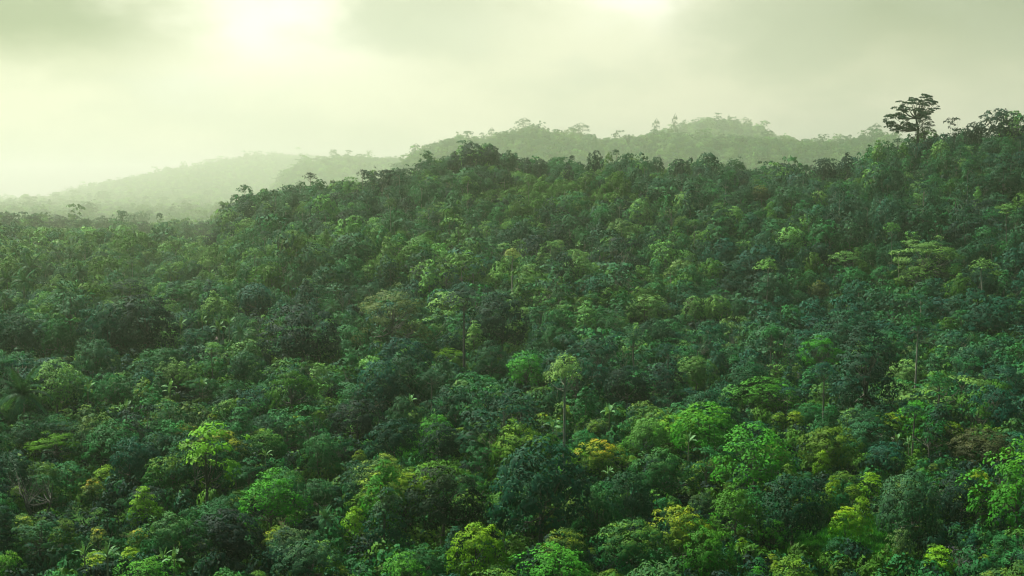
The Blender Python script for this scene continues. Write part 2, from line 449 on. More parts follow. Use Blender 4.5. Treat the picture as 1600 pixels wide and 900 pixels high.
def lobes_spread(R, W=13.0, H=5.0, n=46, base=5.0, rl=1.45, flat=0.50, tiers=3):
    L = []
    for i in range(n):
        w = i * 2.39996 + R.random() * 0.6
        s = math.sqrt((i + 0.5) / n)
        rad = (W / 2 - rl) * s * R.uniform(0.88, 1.08)
        zz = base + H * (0.88 - 0.62 * s ** 2) + R.integers(0, tiers) * -0.26 * H * R.uniform(0.6, 1.0) * (0.4 + s)
        L.append((rad * math.cos(w), rad * math.sin(w), zz, rl * R.uniform(0.7, 1.25), rl * flat * R.uniform(0.8, 1.3), R.random()))
    return L

def lobes_ragged(R, W=7.0, H=7.5, n=26, base=2.5, rl=1.2):
    L = []
    sub = [(R.normal() * W * 0.17, R.normal() * W * 0.17, base + H * R.uniform(0.3, 0.85)) for _ in range(5)]
    for i in range(n):
        c = sub[i % 5]
        L.append((c[0] + R.normal() * W * 0.19, c[1] + R.normal() * W * 0.19, min(base + H - 0.6, max(base + 0.5, c[2] + R.normal() * H * 0.16)), rl * R.uniform(0.55, 1.25), rl * R.uniform(0.5, 1.0), R.random()))
    return L

def lobes_column(R, W=9.0, H=15.0, n=60, base=1.0, rl=1.4):
    L = []
    for i in range(n):
        t = (i + 0.5) / n; w = i * 2.39996 + R.random()
        pr = (0.55 + 0.45 * math.sin(math.pi * min(1, t * 0.9 + 0.12))) * (1 if t < 0.8 else math.sqrt(max(0.08, (1 - t) * 5)))
        rad = (W / 2 - rl * 0.7) * pr * R.uniform(0.72, 1.12)
        L.append((rad * math.cos(w), rad * math.sin(w), base + 0.8 + (H - 1.6) * t, rl * R.uniform(0.75, 1.3), rl * 0.6 * R.uniform(0.7, 1.2), R.random()))
    for i in range(8): L.append((R.normal() * 0.6, R.normal() * 0.6, base + H * (0.15 + 0.09 * i), rl * 1.6, rl * 1.5, R.random()))
    return L

# kind: (crown width, total height, builder, leaf size, leaf density, leaf shape, droop, trunk radius, fork height, limbs, trunks, jitter, updir)
KINDS = {
    'dome':   dict(W=8.0, H=7.6, lob=lambda R: lobes_dome(R, 8, 6.8, 62, 0.86, -0.5, 0.8, 0.0, 0.17), leaf=0.29, dens=1.2, shape=0.6, droop=0.2, r0=0.24, fork=2.6, limbs=8),
    'clove':  dict(W=3.6, H=5.0, lob=lambda R: lobes_dome(R, 3.6, 4.6, 34, 0.58, -0.65, 0.4, 0.35, 0.07), leaf=0.24, dens=1.4, shape=0.5, droop=0.1, r0=0.10, fork=1.2, limbs=4),
    'cone':   dict(W=4.4, H=8.4, lob=lambda R: lobes_dome(R, 4.4, 7.4, 44, 0.74, -0.75, 1.0, 0.55, 0.12), leaf=0.32, dens=1.4, shape=0.5, droop=0.4, r0=0.16, fork=2.5, limbs=5),
    'spread': dict(W=13.0, H=10.2, lob=lambda R: lobes_spread(R), leaf=0.27, dens=0.9, shape=0.5, droop=0.0, r0=0.30, fork=4.2, limbs=20, updir=0.4, jit=0.35),
    'slender': dict(W=5.2, H=13.6, lob=lambda R: lobes_dome(R, 5.2, 3.6, 26, 0.85, -0.35, 10.0, 0.0, 0.22), leaf=0.30, dens=1.05, shape=0.5, droop=0.1, r0=0.23, fork=10.5, limbs=8, updir=0.5),
    'ragged': dict(W=7.0, H=9.6, lob=lambda R: lobes_ragged(R), leaf=0.40, dens=1.1, shape=0.55, droop=0.1, r0=0.20, fork=3.6, limbs=16),
    'column': dict(W=9.0, H=16.0, lob=lambda R: lobes_column(R), leaf=0.36, dens=1.2, shape=0.5, droop=0.6, r0=0.36, fork=6.0, limbs=14),
    'leafy':  dict(W=8.0, H=7.8, lob=lambda R: lobes_dome(R, 8, 6.4, 60, 0.80, -0.4, 1.4, 0.0, 0.24), leaf=0.30, dens=0.9, shape=0.62, droop=0.1, r0=0.18, fork=3.0, limbs=14, updir=0.7, jit=0.45),
    'bare':   dict(W=6.0, H=9.0, lob=lambda R: lobes_ragged(R, 6.0, 6.5, 26, 2.5, 1.0), leaf=0.24, dens=0.20, shape=0.4, droop=0.0, r0=0.15, fork=3.0, limbs=26, trunks=3),
    'bush':   dict(W=3.0, H=1.9, lob=lambda R: lobes_dome(R, 3.0, 1.8, 16, 0.55, -0.2, 0.0, 0.0, 0.3), leaf=0.20, dens=0.9, shape=0.6, droop=0.0, r0=0.06, fork=0.4, limbs=3),
}
LODS = {'hi': (1.0, 1.0), 'mid': (1.75, 0.95), 'lo': (3.3, 0.95)}
NV = {'dome': 5, 'clove': 3, 'cone': 3, 'spread': 4, 'slender': 3, 'ragged': 5, 'column': 2, 'leafy': 4, 'bare': 2, 'bush': 4}
PROTO = {}
def get_proto(kind, var, lod):
    key = (kind, var, lod)
    if key in PROTO: return PROTO[key]
    k = KINDS[kind]
    R = np.random.default_rng(hash_key(kind) * 17 + var)
    L = k['lob'](R)
    sx, de = LODS[lod]
    if lod == 'lo': L = [(l[0], l[1], l[2], l[3] * 1.05, l[4] * 1.05, l[5]) for l in L]
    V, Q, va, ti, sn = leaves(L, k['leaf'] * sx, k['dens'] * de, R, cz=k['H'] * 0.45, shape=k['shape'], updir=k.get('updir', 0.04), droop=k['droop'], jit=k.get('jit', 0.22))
    tv, tq = trunk_and_limbs(L, k['fork'], k['r0'], np.random.default_rng(var + 5), {'hi': k['limbs'], 'mid': k['limbs'] // 2, 'lo': 1}[lod], sides=6 if lod == 'hi' else 4, n_trunk=k.get('trunks', 1))
    PROTO[key] = (V, Q, va, ti, tv, tq, sn)
    return PROTO[key]
def hash_key(s): return sum((i + 1) * ord(c) for i, c in enumerate(s))

MESH = {}
def crown_trunk_mesh(kind, var, lod='hi', mat=None):
    key = (kind, var, lod, mat.name if mat else '')
    if key not in MESH:
        V, Q, va, ti, tv, tq, sn = get_proto(kind, var, lod)
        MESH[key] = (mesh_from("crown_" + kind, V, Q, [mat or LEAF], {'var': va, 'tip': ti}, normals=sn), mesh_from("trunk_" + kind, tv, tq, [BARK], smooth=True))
    return MESH[key]

# ------------------------------------------------------------------ colours (name in labels, rgb)
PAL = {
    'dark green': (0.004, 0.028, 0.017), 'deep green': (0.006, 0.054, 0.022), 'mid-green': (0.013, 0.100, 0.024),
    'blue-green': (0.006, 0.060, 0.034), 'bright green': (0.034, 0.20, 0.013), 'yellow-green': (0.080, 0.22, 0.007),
    'olive green': (0.038, 0.120, 0.011), 'pale green': (0.080, 0.205, 0.042), 'grey-green': (0.022, 0.095, 0.038),
    'rusty brown': (0.030, 0.040, 0.015), 'purple-grey': (0.07, 0.07, 0.09), 'faded olive': (0.085, 0.125, 0.038), 'creamy green': (0.20, 0.31, 0.08),
}
FORM = {'dome': 'domed', 'clove': 'small round-topped', 'cone': 'pointed', 'spread': 'flat-topped', 'slender': 'slender long-trunked', 'ragged': 'ragged', 'column': 'tall column-shaped', 'leafy': 'leafy', 'bare': 'thin bare-limbed'}

trees = []       # dicts: X Y Z kind var scale(w,h) yaw color tip label short hero
def add_tree(X, Y, kind, sw, sh, color, tip=0.0, label=None, short=None, bark=None, glossy=False, lift=0.0, var=None):
    Z = float(ground(X, Y)) - 0.2 + lift
    k = KINDS[kind]
    H = k['H'] * sh
    x, yt, dep = project(X, Y, Z + H)
    _, yb, _ = project(X, Y, Z + (k['fork'] * sh * 0.7 if kind in ('slender', 'spread') else 0))
    w = k['W'] * sw * F / dep
    t = dict(an=float(rng.uniform(0.84, 1.19)), X=float(X), Y=float(Y), Z=Z, kind=kind, var=int(rng.integers(NV[kind])) if var is None else var, sw=sw, sh=sh, yaw=float(rng.random() * 6.283),
             color=color, tip=tip, label=label, short=short, bark=bark, glossy=glossy, sx=x, st=yt, sb=yb, w=w, dep=dep, hero=label is not None)
    trees.append(t)
    return t

def place(px, top, wpx, kind, hpx, lift_ok=True):
    """distance at which a tree standing on the ground shows wpx wide with its top at the given row"""
    k = KINDS[kind]
    best = None
    for Y in np.concatenate([np.arange(105, 700, 3.0), np.arange(700, 1520, 8.0)]):
        X = (px - 800) / F * Y
        sw = wpx * Y / F / k['W']
        crown_h = hpx * Y / F
        if kind in ('slender', 'spread'):
            sh = crown_h / (k['H'] - (10.0 if kind == 'slender' else 4.0))
            sh = min(sh, 1.6 * sw); H = k['H'] * sh
            if kind == 'slender': H = max(H, crown_h * 2.2)
            sh = H / k['H']
        else:
            H = crown_h * 1.08; sh = H / k['H']
        Z = float(ground(X, Y))
        _, yt, dep = project(X, Y, Z + H)
        e = abs(yt - top)
        sgn = yt - top
        if best is None or e < best[0]: best = (e, X * dep / Y, Y, sw, sh, sgn * Y / F)
        if e < 2.5: break
    return best

# ---- trees that can be told apart in the photograph: x, top row, width, height (px), kind, colour, orange tips, label, short name
HEROES = [
    # lower edge and right
    (748, 822, 92, 95, 'dome', 'yellow-green', .45, 'round tree with a bright yellow crest at the lower edge', 'yellow-crested round tree'),
    (845, 697, 150, 165, 'dome', 'blue-green', .02, 'great dark blue-green dome tree, widest of the near crowns', 'great dark dome'),
    (812, 662, 108, 100, 'dome', 'olive green', .40, 'olive tree with yellow shoots rising behind the great dark dome', 'olive tree behind the dome'),
    (938, 692, 74, 62, 'dome', 'olive green', .95, 'low tree with orange-tipped shoots beside the great dark dome', 'orange-tipped tree'),
    (982, 737, 74, 96, 'dome', 'deep green', .05, 'dense deep green dome, twin of the tree next to it', 'deep green twin'),
    (936, 756, 80, 100, 'dome', 'mid-green', .05, 'mid-green dome leaning against its deeper green twin', 'mid-green twin'),
    (1062, 792, 100, 100, 'dome', 'olive green', .75, 'tree with an orange crest above the lower edge', 'orange-crested tree'),
    (985, 818, 104, 95, 'dome', 'mid-green', .40, 'dark tree with yellow shoots on its shoulder at the lower edge', 'yellow-shouldered tree'),
    (868, 852, 120, 90, 'leafy', 'bright green', .10, 'leafy green tree cut off by the lower edge beside the yellow-crested one', 'leafy edge tree'),
    (630, 864, 80, 70, 'leafy', 'bright green', .12, 'vivid palm-leaved tree cut off by the lower edge', 'vivid edge tree'),
    (553, 792, 40, 60, 'clove', 'yellow-green', .50, 'small yellow clove tree between dark green crowns', 'small yellow clove'),
    (604, 760, 62, 110, 'cone', 'blue-green', .15, 'narrow drooping blue-green tree with a yellow flush', 'narrow drooping tree'),
    (690, 732, 118, 110, 'dome', 'dark green', .05, 'broad dark green tree with a reddish-topped crown', 'broad dark tree'),
    (1102, 632, 106, 90, 'dome', 'bright green', .22, 'bright green dome tree standing clear above its neighbours', 'bright dome'),
    (1180, 668, 140, 125, 'leafy', 'bright green', .0, 'wide tree of large bright green leaves on the near slope', 'large-leaved wide tree'),
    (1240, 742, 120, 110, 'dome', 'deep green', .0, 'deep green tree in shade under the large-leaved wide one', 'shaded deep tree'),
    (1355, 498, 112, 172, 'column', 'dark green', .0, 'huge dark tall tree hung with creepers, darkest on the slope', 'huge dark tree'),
    (1594, 702, 150, 170, 'leafy', 'bright green', .15, 'big vivid green tree cut off by the picture edge', 'big vivid tree'),
    (1321, 790, 46, 54, 'clove', 'yellow-green', .75, 'round golden clove bush at the top of the grass clearing', 'golden clove'),
    (1347, 772, 38, 66, 'clove', 'yellow-green', .45, 'upright yellow clove tree behind the golden clove bush', 'upright clove'),
    (1362, 737, 40, 44, 'clove', 'yellow-green', .40, 'round clove tree highest beside the grey-green dome', 'upper clove'),
    (1285, 703, 30, 50, 'clove', 'yellow-green', .45, 'topmost small yellow tree of the cluster above the clearing', 'topmost yellow clove'),
    (1302, 745, 34, 55, 'cone', 'yellow-green', .45, 'pointed yellow tree in the middle of the clove cluster', 'pointed clove'),
    (1332, 757, 38, 46, 'clove', 'olive green', .45, 'olive clove tree between the upright and pointed ones', 'olive clove'),
    (1292, 766, 30, 54, 'clove', 'olive green', .25, 'dull olive clove tree at the foot of the pointed one', 'dull clove'),
    (1420, 742, 118, 120, 'dome', 'grey-green', .0, 'large grey-green domed tree beside the golden clove cluster', 'grey-green dome'),
    (1468, 857, 52, 54, 'clove', 'yellow-green', .25, 'ball-shaped lime tree alone near the lower edge', 'lime ball tree'),
    (1406, 830, 46, 66, 'leafy', 'pale green', .0, 'small pale large-leaved tree standing in the clearing', 'pale clearing tree'),
    (1312, 838, 56, 44, 'leafy', 'mid-green', .0, 'low fan-leaved bush in the grass clearing', 'fan-leaved bush'),
    (1107, 826, 84, 84, 'dome', 'bright green', .15, 'compact green dome at the lower edge beside the orange crest', 'compact green dome'),
    (1207, 814, 52, 56, 'leafy', 'bright green', .15, 'bright bushy tree bordering the grass clearing', 'clearing border tree'),
    (1160, 838, 28, 38, 'clove', 'yellow-green', .45, 'little golden-topped clove between two green domes', 'little golden clove'),
    (1242, 640, 32, 34, 'clove', 'yellow-green', .55, 'brightest tiny yellow tree on the shaded slope', 'tiny yellow tree'),
    (1216, 643, 30, 28, 'clove', 'olive green', .50, 'tiny olive-yellow tree next to the brightest one', 'tiny olive tree'),
    (1296, 664, 88, 70, 'dome', 'olive green', .20, 'broad olive dome below the huge dark tree', 'broad olive dome'),
    (1352, 655, 68, 62, 'dome', 'grey-green', .0, 'dull grey-green dome at the foot of the huge dark tree', 'dull grey dome'),
    (1535, 670, 120, 60, 'dome', 'rusty brown', .05, 'reddish-brown crown behind the big vivid tree', 'reddish-brown crown'),
    (1500, 856, 60, 52, 'bare', 'purple-grey', .0, 'leafless purple-grey shrub near the lower edge', 'purple-grey shrub'),
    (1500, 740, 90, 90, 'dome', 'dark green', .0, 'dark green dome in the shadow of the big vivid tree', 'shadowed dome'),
    (1385, 692, 60, 50, 'dome', 'blue-green', .0, 'blue-green tree above the large grey-green dome', 'small blue-green dome'),
    (1035, 700, 80, 80, 'dome', 'mid-green', .1, 'mid-green dome between the orange-tipped tree and the wide large-leaved one', 'middle dome'),
    (1010, 655, 60, 60, 'dome', 'pale green', .12, 'pale green dome above the deep green twins', 'pale dome'),
    # lower left
    (203, 685, 68, 80, 'dome', 'blue-green', .0, 'tight dark ball-shaped tree with a silvery rim', 'silvery-rimmed ball'),
    (322, 673, 120, 135, 'ragged', 'yellow-green', .02, 'tall open yellow-green tree with long limbs', 'tall yellow-green tree'),
    (425, 742, 110, 100, 'leafy', 'bright green', .05, 'vivid green leafy tree beside the tall yellow-green one', 'vivid leafy tree'),
    (224, 757, 42, 74, 'cone', 'yellow-green', .15, 'narrow yellow-green tree below the silvery-rimmed ball', 'narrow lime tree'),
    (146, 745, 38, 48, 'clove', 'deep green', .95, 'dark little tree with a rust-coloured cap', 'rust-capped tree'),
    (166, 727, 44, 44, 'clove', 'yellow-green', .40, 'lime-topped tree touching the rust-capped one', 'lime-topped tree'),
    (60, 803, 78, 84, 'ragged', 'grey-green', .0, 'grey-green ragged tree near the lower corner', 'corner grey tree'),
    (60, 716, 88, 95, 'bare', 'grey-green', .0, 'many-stemmed bare-limbed tree over the corner grey tree', 'many-stemmed tree'),
    (84, 668, 96, 40, 'spread', 'yellow-green', .0, 'lime-green flat crown below the big coconut palm', 'lime flat crown'),
    (156, 791, 36, 44, 'clove', 'mid-green', .30, 'rounded mid-green clove above the rust-topped one', 'rounded clove'),
    (154, 822, 38, 48, 'clove', 'deep green', .85, 'rust-topped clove tree under the rounded clove', 'rust-topped clove'),
    (204, 853, 44, 40, 'clove', 'yellow-green', .65, 'golden bush at the lower edge below the orange-tipped shrub', 'golden edge bush'),
    (150, 866, 52, 46, 'clove', 'yellow-green', .80, 'orange-gold crown at the lower edge beside the golden bush', 'orange-gold crown'),
    (230, 872, 94, 56, 'leafy', 'bright green', .15, 'bright leafy crown cut by the lower edge beside the golden bush', 'bright edge crown'),
    (12, 862, 44, 56, 'leafy', 'bright green', .35, 'very bright tree in the lower corner', 'bright corner tree'),
    (216, 824, 36, 40, 'clove', 'olive green', .95, 'small orange-tipped shrub among dark leaves', 'orange-tipped shrub'),
    (268, 803, 90, 84, 'dome', 'mid-green', .1, 'mid-green rounded crown below the tall yellow-green tree', 'rounded crown'),
    (100, 812, 44, 60, 'clove', 'olive green', .25, 'olive egg-shaped tree beside the corner grey tree', 'olive egg tree'),
    (355, 800, 110, 90, 'dome', 'dark green', .0, 'dark green tree under the vivid leafy one', 'under-storey dark tree'),
    (480, 845, 90, 70, 'dome', 'grey-green', .1, 'grey-green dome near the lower edge beside the small yellow clove', 'grey edge dome'),
    (500, 680, 60, 70, 'dome', 'mid-green', .05, 'plain mid-green dome between the drooping and the vivid trees', 'plain dome'),
    # middle left
    (470, 478, 122, 98, 'dome', 'dark green', .0, 'wide dark layered tree on the valley floor', 'wide layered tree'),
    (222, 462, 104, 100, 'dome', 'dark green', .0, 'massive dark teal crown on the valley floor', 'massive teal crown'),
    (165, 475, 70, 90, 'dome', 'blue-green', .0, 'dusky blue-green crown joined to the massive teal one', 'dusky crown'),
    (32, 490, 64, 72, 'dome', 'deep green', .0, 'deep green crown near the edge of the valley', 'valley edge crown'),
    (88, 498, 54, 66, 'dome', 'mid-green', .0, 'mid-green crown below the little hut', 'crown below the hut'),
    (150, 530, 62, 66, 'dome', 'grey-green', .0, 'hazy green dome in front of the dusky crown', 'hazy dome'),
    (88, 563, 96, 90, 'leafy', 'pale green', .0, 'pale leafy tree behind the big coconut palm', 'pale leafy tree'),
    (458, 566, 96, 80, 'spread', 'olive green', .0, 'olive layered tree in front of the wide dark one', 'olive layered tree'),
    (383, 552, 50, 56, 'dome', 'grey-green', .0, 'grey-green dome beside the olive layered tree', 'grey valley dome'),
    (202, 430, 78, 32, 'spread', 'dark green', .0, 'dark flat-topped tree above the massive teal crown', 'dark flat-topped tree'),
    (400, 445, 60, 50, 'dome', 'blue-green', .0, 'blue-green dome above the wide layered tree', 'blue valley dome'),
    # centre
    (615, 441, 150, 80, 'spread', 'faded olive', .0, 'giant flat-topped tree with visible branching limbs', 'giant flat-topped tree'),
    (781, 461, 86, 96, 'dome', 'dark green', .0, 'very dark rounded tree beside the giant flat-topped one', 'very dark round tree'),
    (725, 455, 58, 36, 'slender', 'dark green', .0, 'dark open-crowned tree between the giant and the very dark one', 'dark open tree'),
    (742, 502, 34, 62, 'cone', 'pale green', .0, 'pale narrow tree in front of the very dark one', 'pale narrow tree'),
    (765, 536, 60, 62, 'dome', 'grey-green', .0, 'grey dome at the foot of the very dark tree', 'grey dome'),
    (699, 539, 54, 22, 'spread', 'yellow-green', .0, 'small bright flat crown in front of the giant', 'small bright flat crown'),
    (882, 556, 60, 62, 'slender', 'creamy green', .0, 'cream-coloured crown on a tall pale slender trunk', 'cream-crowned tree'),
    (822, 552, 66, 66, 'leafy', 'bright green', .0, 'fresh green leafy tree beside the cream-crowned one', 'fresh leafy tree'),
    (628, 620, 50, 60, 'dome', 'grey-green', .0, 'silvery green crown standing on the middle slope', 'silvery crown'),
    (618, 656, 74, 70, 'dome', 'blue-green', .0, 'blue-green crown just below the silvery one', 'crown below the silvery one'),
    (560, 625, 80, 70, 'dome', 'dark green', .0, 'dark crown beside the silvery one on the middle slope', 'dark middle crown'),
    (918, 470, 40, 60, 'cone', 'pale green', .0, 'pale upright tree at the foot of the hill', 'pale upright tree'),
    (1012, 458, 64, 46, 'dome', 'pale green', .0, 'pale rounded crown low on the hillside', 'pale rounded crown'),
    (800, 386, 26, 24, 'slender', 'creamy green', .0, 'whitish thin tree halfway up the hill', 'whitish thin tree'),
    (980, 570, 70, 70, 'dome', 'dark green', .0, 'dark wide tree beside the cream-crowned one', 'dark wide tree'),
    (690, 660, 70, 70, 'dome', 'dark green', .0, 'dark tree at the edge of the small grassy gap', 'gap edge tree'),
    # right middle
    (1198, 407, 38, 26, 'slender', 'pale green', .0, 'small umbrella-crowned tree on a white trunk', 'white-trunked umbrella'),
    (1320, 386, 66, 26, 'spread', 'pale green', .0, 'light flat crown beside the layered giant', 'light flat crown'),
    (1452, 367, 132, 56, 'spread', 'pale green', .0, 'light green layered giant high on the hill', 'layered giant'),
    (1435, 412, 80, 30, 'spread', 'pale green', .0, 'lower light green tiers below the layered giant', 'lower layered tree'),
    (1280, 522, 66, 46, 'spread', 'bright green', .0, 'bright umbrella crown beside the huge dark tree', 'bright umbrella'),
    (1432, 490, 42, 34, 'slender', 'mid-green', .0, 'open crown on two pale trunks beside the huge dark tree', 'pale-trunked open tree'),
    (1418, 562, 56, 44, 'dome', 'pale green', .0, 'pale mound-shaped crown beside the huge dark tree', 'pale mound crown'),
    (1086, 463, 38, 44, 'dome', 'pale green', .0, 'first pale crown of the pale clump at the hill foot', 'pale clump edge'),
    (1120, 460, 40, 44, 'dome', 'pale green', .0, 'middle crown of the pale clump at the hill foot', 'pale clump middle'),
    (1155, 460, 40, 46, 'dome', 'grey-green', .0, 'greyer crown closing the pale clump at the hill foot', 'pale clump end'),
    (1087, 558, 58, 56, 'dome', 'pale green', .1, 'pale yellowish dome above the bright dome tree', 'pale yellowish dome'),
    (1538, 402, 38, 22, 'slender', 'pale green', .0, 'small umbrella tree beyond the layered giant', 'hill umbrella'),
    (1198, 590, 92, 60, 'leafy', 'bright green', .0, 'bright leafy tree above the tiny yellow ones', 'upper leafy tree'),
    (1280, 438, 32, 32, 'dome', 'rusty brown', .2, 'rust-tinged crown below the light flat one', 'rust-tinged crown'),
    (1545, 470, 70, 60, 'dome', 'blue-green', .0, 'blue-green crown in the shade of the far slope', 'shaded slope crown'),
    # skyline
    (1562, 172, 62, 44, 'dome', 'dark green', .0, 'big dark dome standing on the hilltop skyline', 'hilltop dome'),
    (1490, 186, 20, 32, 'ragged', 'dark green', .0, 'small scraggy tree on the skyline beside the tall emergent', 'scraggy skyline tree'),
    (1520, 192, 30, 36, 'dome', 'dark green', .0, 'rounded tree just beside the hilltop dome', 'rounded skyline tree'),
    (1571, 236, 52, 80, 'column', 'deep green', .0, 'tall tree below the hilltop dome', 'tall hilltop tree'),
    (1323, 238, 20, 34, 'cone', 'dark green', .0, 'dark pointed tree alone on the skyline', 'lone pointed tree'),
    (1286, 248, 40, 30, 'dome', 'dark green', .0, 'dark mound-shaped tree beside the lone pointed one', 'dark mound tree'),
    (1150, 243, 34, 28, 'spread', 'mid-green', .0, 'see-through skyline tree with thin foliage', 'see-through tree'),
    (1063, 249, 30, 26, 'dome', 'dark green', .0, 'round dark tree on the middle of the skyline', 'round skyline tree'),
    (1026, 246, 26, 24, 'dome', 'deep green', .0, 'smaller round skyline tree beside the round dark one', 'smaller skyline tree'),
    (930, 236, 26, 32, 'dome', 'dark green', .0, 'steep rounded skyline tree on the long crest', 'steep skyline tree'),
    (888, 252, 16, 32, 'cone', 'dark green', .0, 'thin dark spire on the long crest', 'thin spire'),
    (845, 249, 22, 26, 'dome', 'dark green', .0, 'second ball-topped tree along from the crest knoll', 'ball-topped tree'),
    (824, 246, 16, 28, 'cone', 'dark green', .0, 'dark egg-shaped tree next to the crest knoll', 'dark egg tree'),
    (738, 222, 46, 44, 'dome', 'dark green', .0, 'largest tree crowning the knoll on the near crest', 'knoll crown tree'),
    (768, 228, 28, 34, 'dome', 'dark green', .0, 'tree on the shoulder of the crest knoll', 'knoll shoulder tree'),
    (795, 236, 26, 30, 'dome', 'deep green', .0, 'lower tree on the shoulder of the crest knoll', 'lower knoll tree'),
    (710, 234, 22, 34, 'cone', 'dark green', .0, 'dark tree on the steep side of the knoll', 'steep knoll tree'),
    (388, 311, 26, 34, 'dome', 'deep green', .0, 'dark tree ending the near crest above the valley', 'crest end tree'),
    (520, 281, 8, 14, 'slender', 'dark green', .0, 'lollipop-like small tree poking above the near crest', 'lollipop tree'),
    (1190, 289, 30, 30, 'dome', 'rusty brown', .3, 'brown-orange crown in the upper hillside green', 'brown-orange crown'),
    (16, 331, 34, 24, 'spread', 'dark green', .0, 'flat-topped tree first in the row along the valley skyline', 'first row tree'),
    (54, 332, 36, 24, 'spread', 'dark green', .0, 'second flat-topped tree in the row along the valley skyline', 'second row tree'),
    (92, 335, 30, 26, 'dome', 'dark green', .0, 'domed tree in the row along the valley skyline', 'third row tree'),
    (124, 333, 40, 24, 'spread', 'deep green', .0, 'widest flat-topped tree in the row along the valley skyline', 'widest row tree'),
    (160, 336, 34, 26, 'dome', 'deep green', .0, 'broad domed tree ending the row along the valley skyline', 'last row tree'),
    (207, 333, 20, 18, 'spread', 'deep green', .0, 'tiny flat-topped tree poking from the valley skyline', 'tiny row tree'),
    (225, 344, 20, 26, 'dome', 'dark green', .0, 'dark ball tree just below the valley skyline', 'ball row tree'),
    (290, 345, 22, 34, 'cone', 'deep green', .0, 'narrow tree before the gap in the valley skyline', 'narrow gap tree'),
    (318, 347, 30, 28, 'ragged', 'dark green', .0, 'dark tree leaning in the gap in the valley skyline', 'leaning gap tree'),
    (333, 362, 30, 26, 'dome', 'dark green', .0, 'dark tree sloping away below the leaning one', 'sloping gap tree'),
]
n_fail = 0
for (px, top, wpx, hpx, kind, colr, tip, lab, short) in HEROES:
    e, X, Y, sw, sh, up = place(px, top, wpx, kind, hpx)
    if e > 6: n_fail += 1; print('hero off by', round(e), px, top, lab)
    pale = kind == 'slender' or 'pale trunk' in lab
    add_tree(X, Y, kind, sw, sh, colr, tip, lab, short, bark=(0.28, 0.27, 0.21) if pale and 'dark' not in colr else (0.08, 0.08, 0.06))
    if e > 3 and up > 0 and kind in ('dome', 'cone', 'ragged'):
        t_ = trees[-1]; g_ = up * 0.6 / (KINDS[kind]['H'] * t_['sh']); t_['sh'] *= 1 + g_; up *= 0.4; t_['st'] -= up * 1.5 * F / Y
    if e > 3 and up > 0:                       # on the crest: its crown is carried higher on a longer trunk
        t_ = trees[-1]; t_['raise'] = up; t_['st'] -= up * F / Y; t_['sb'] -= up * F / Y * 0.8

# the emergent tree: placed like the rest but built with its own crown further down
eE = place(1430, 160, 62, 'dome', 64)
EMERGENT = dict(X=eE[1], Y=eE[2])

# ------------------------------------------------------------------ palms and banana plants
PALMS = [(35, 617, 92), (48, 417, 50), (38, 440, 46), (10, 436, 38), (125, 424, 30), (110, 398, 26), (150, 436, 16), (216, 426, 22), (265, 426, 28),
         (292, 430, 32), (345, 430, 24), (450, 445, 28), (296, 472, 32), (520, 480, 30), (376, 520, 34), (508, 806, 44), (1448, 536, 24),
         (72, 420, 24), (95, 372, 20), (335, 415, 20), (560, 470, 24), (1385, 585, 20), (240, 405, 20), (8, 470, 30)]
BANANAS = [(137, 611, 30), (197, 637, 28), (282, 508, 24), (316, 504, 22), (342, 514, 26), (316, 602, 24), (265, 612, 20), (266, 606, 24), (190, 640, 22),
           (132, 862, 34), (168, 872, 40), (272, 874, 36), (502, 716, 22), (415, 716, 22), (864, 667, 30), (952, 645, 28), (787, 826, 26), (1076, 692, 30),
           (1402, 690, 22), (500, 600, 22), (358, 505, 22), (118, 560, 20), (418, 806, 26), (255, 875, 30), (905, 385, 16), (950, 740, 20), (642, 628, 20), (1420, 695, 20)]

def frond(R, L, rise, bend, width, n=16, leaflets=True, ragged=0.0):
    """a feather leaf along +X from the origin: arching midrib with drooping leaflets"""
    t = np.linspace(0, 1, n)
    a = rise - bend * t
    x = np.concatenate([[0], np.cumsum(np.cos(a[1:]) * L / (n - 1))]); z = np.concatenate([[0], np.cumsum(np.sin(a[1:]) * L / (n - 1))])
    P = np.stack([x, np.zeros(n), z], 1)
    parts = [tube(P[::3], np.linspace(0.05, 0.012, len(P[::3])), 3)]
    V, Q = [], []
    m = n * 3
    for s in (-1, 1):
        for i in range(2, m):
            u = i / m; p = np.array([np.interp(u, t, x), 0, np.interp(u, t, z)])
            d = np.array([np.cos(np.interp(u, t, a)), 0, np.sin(np.interp(u, t, a))])
            l = width * math.sin(math.pi * (0.12 + 0.83 * u)) * R.uniform(0.75, 1.1)
            o = d * 0.35 + np.array([0, s * 0.85, -0.30 - R.random() * 0.5]); o /= np.linalg.norm(o)
            e = p + o * l; w = 0.075 * L / 4
            mid = p + o * l * 0.5 + np.array([0, 0, 0.05])
            b = len(V); V += [p, mid + d * w, e, mid - d * w]; Q.append((b, b + 1, b + 2, b + 3))
    parts.append((np.array(V), np.array(Q)))
    return join(parts)

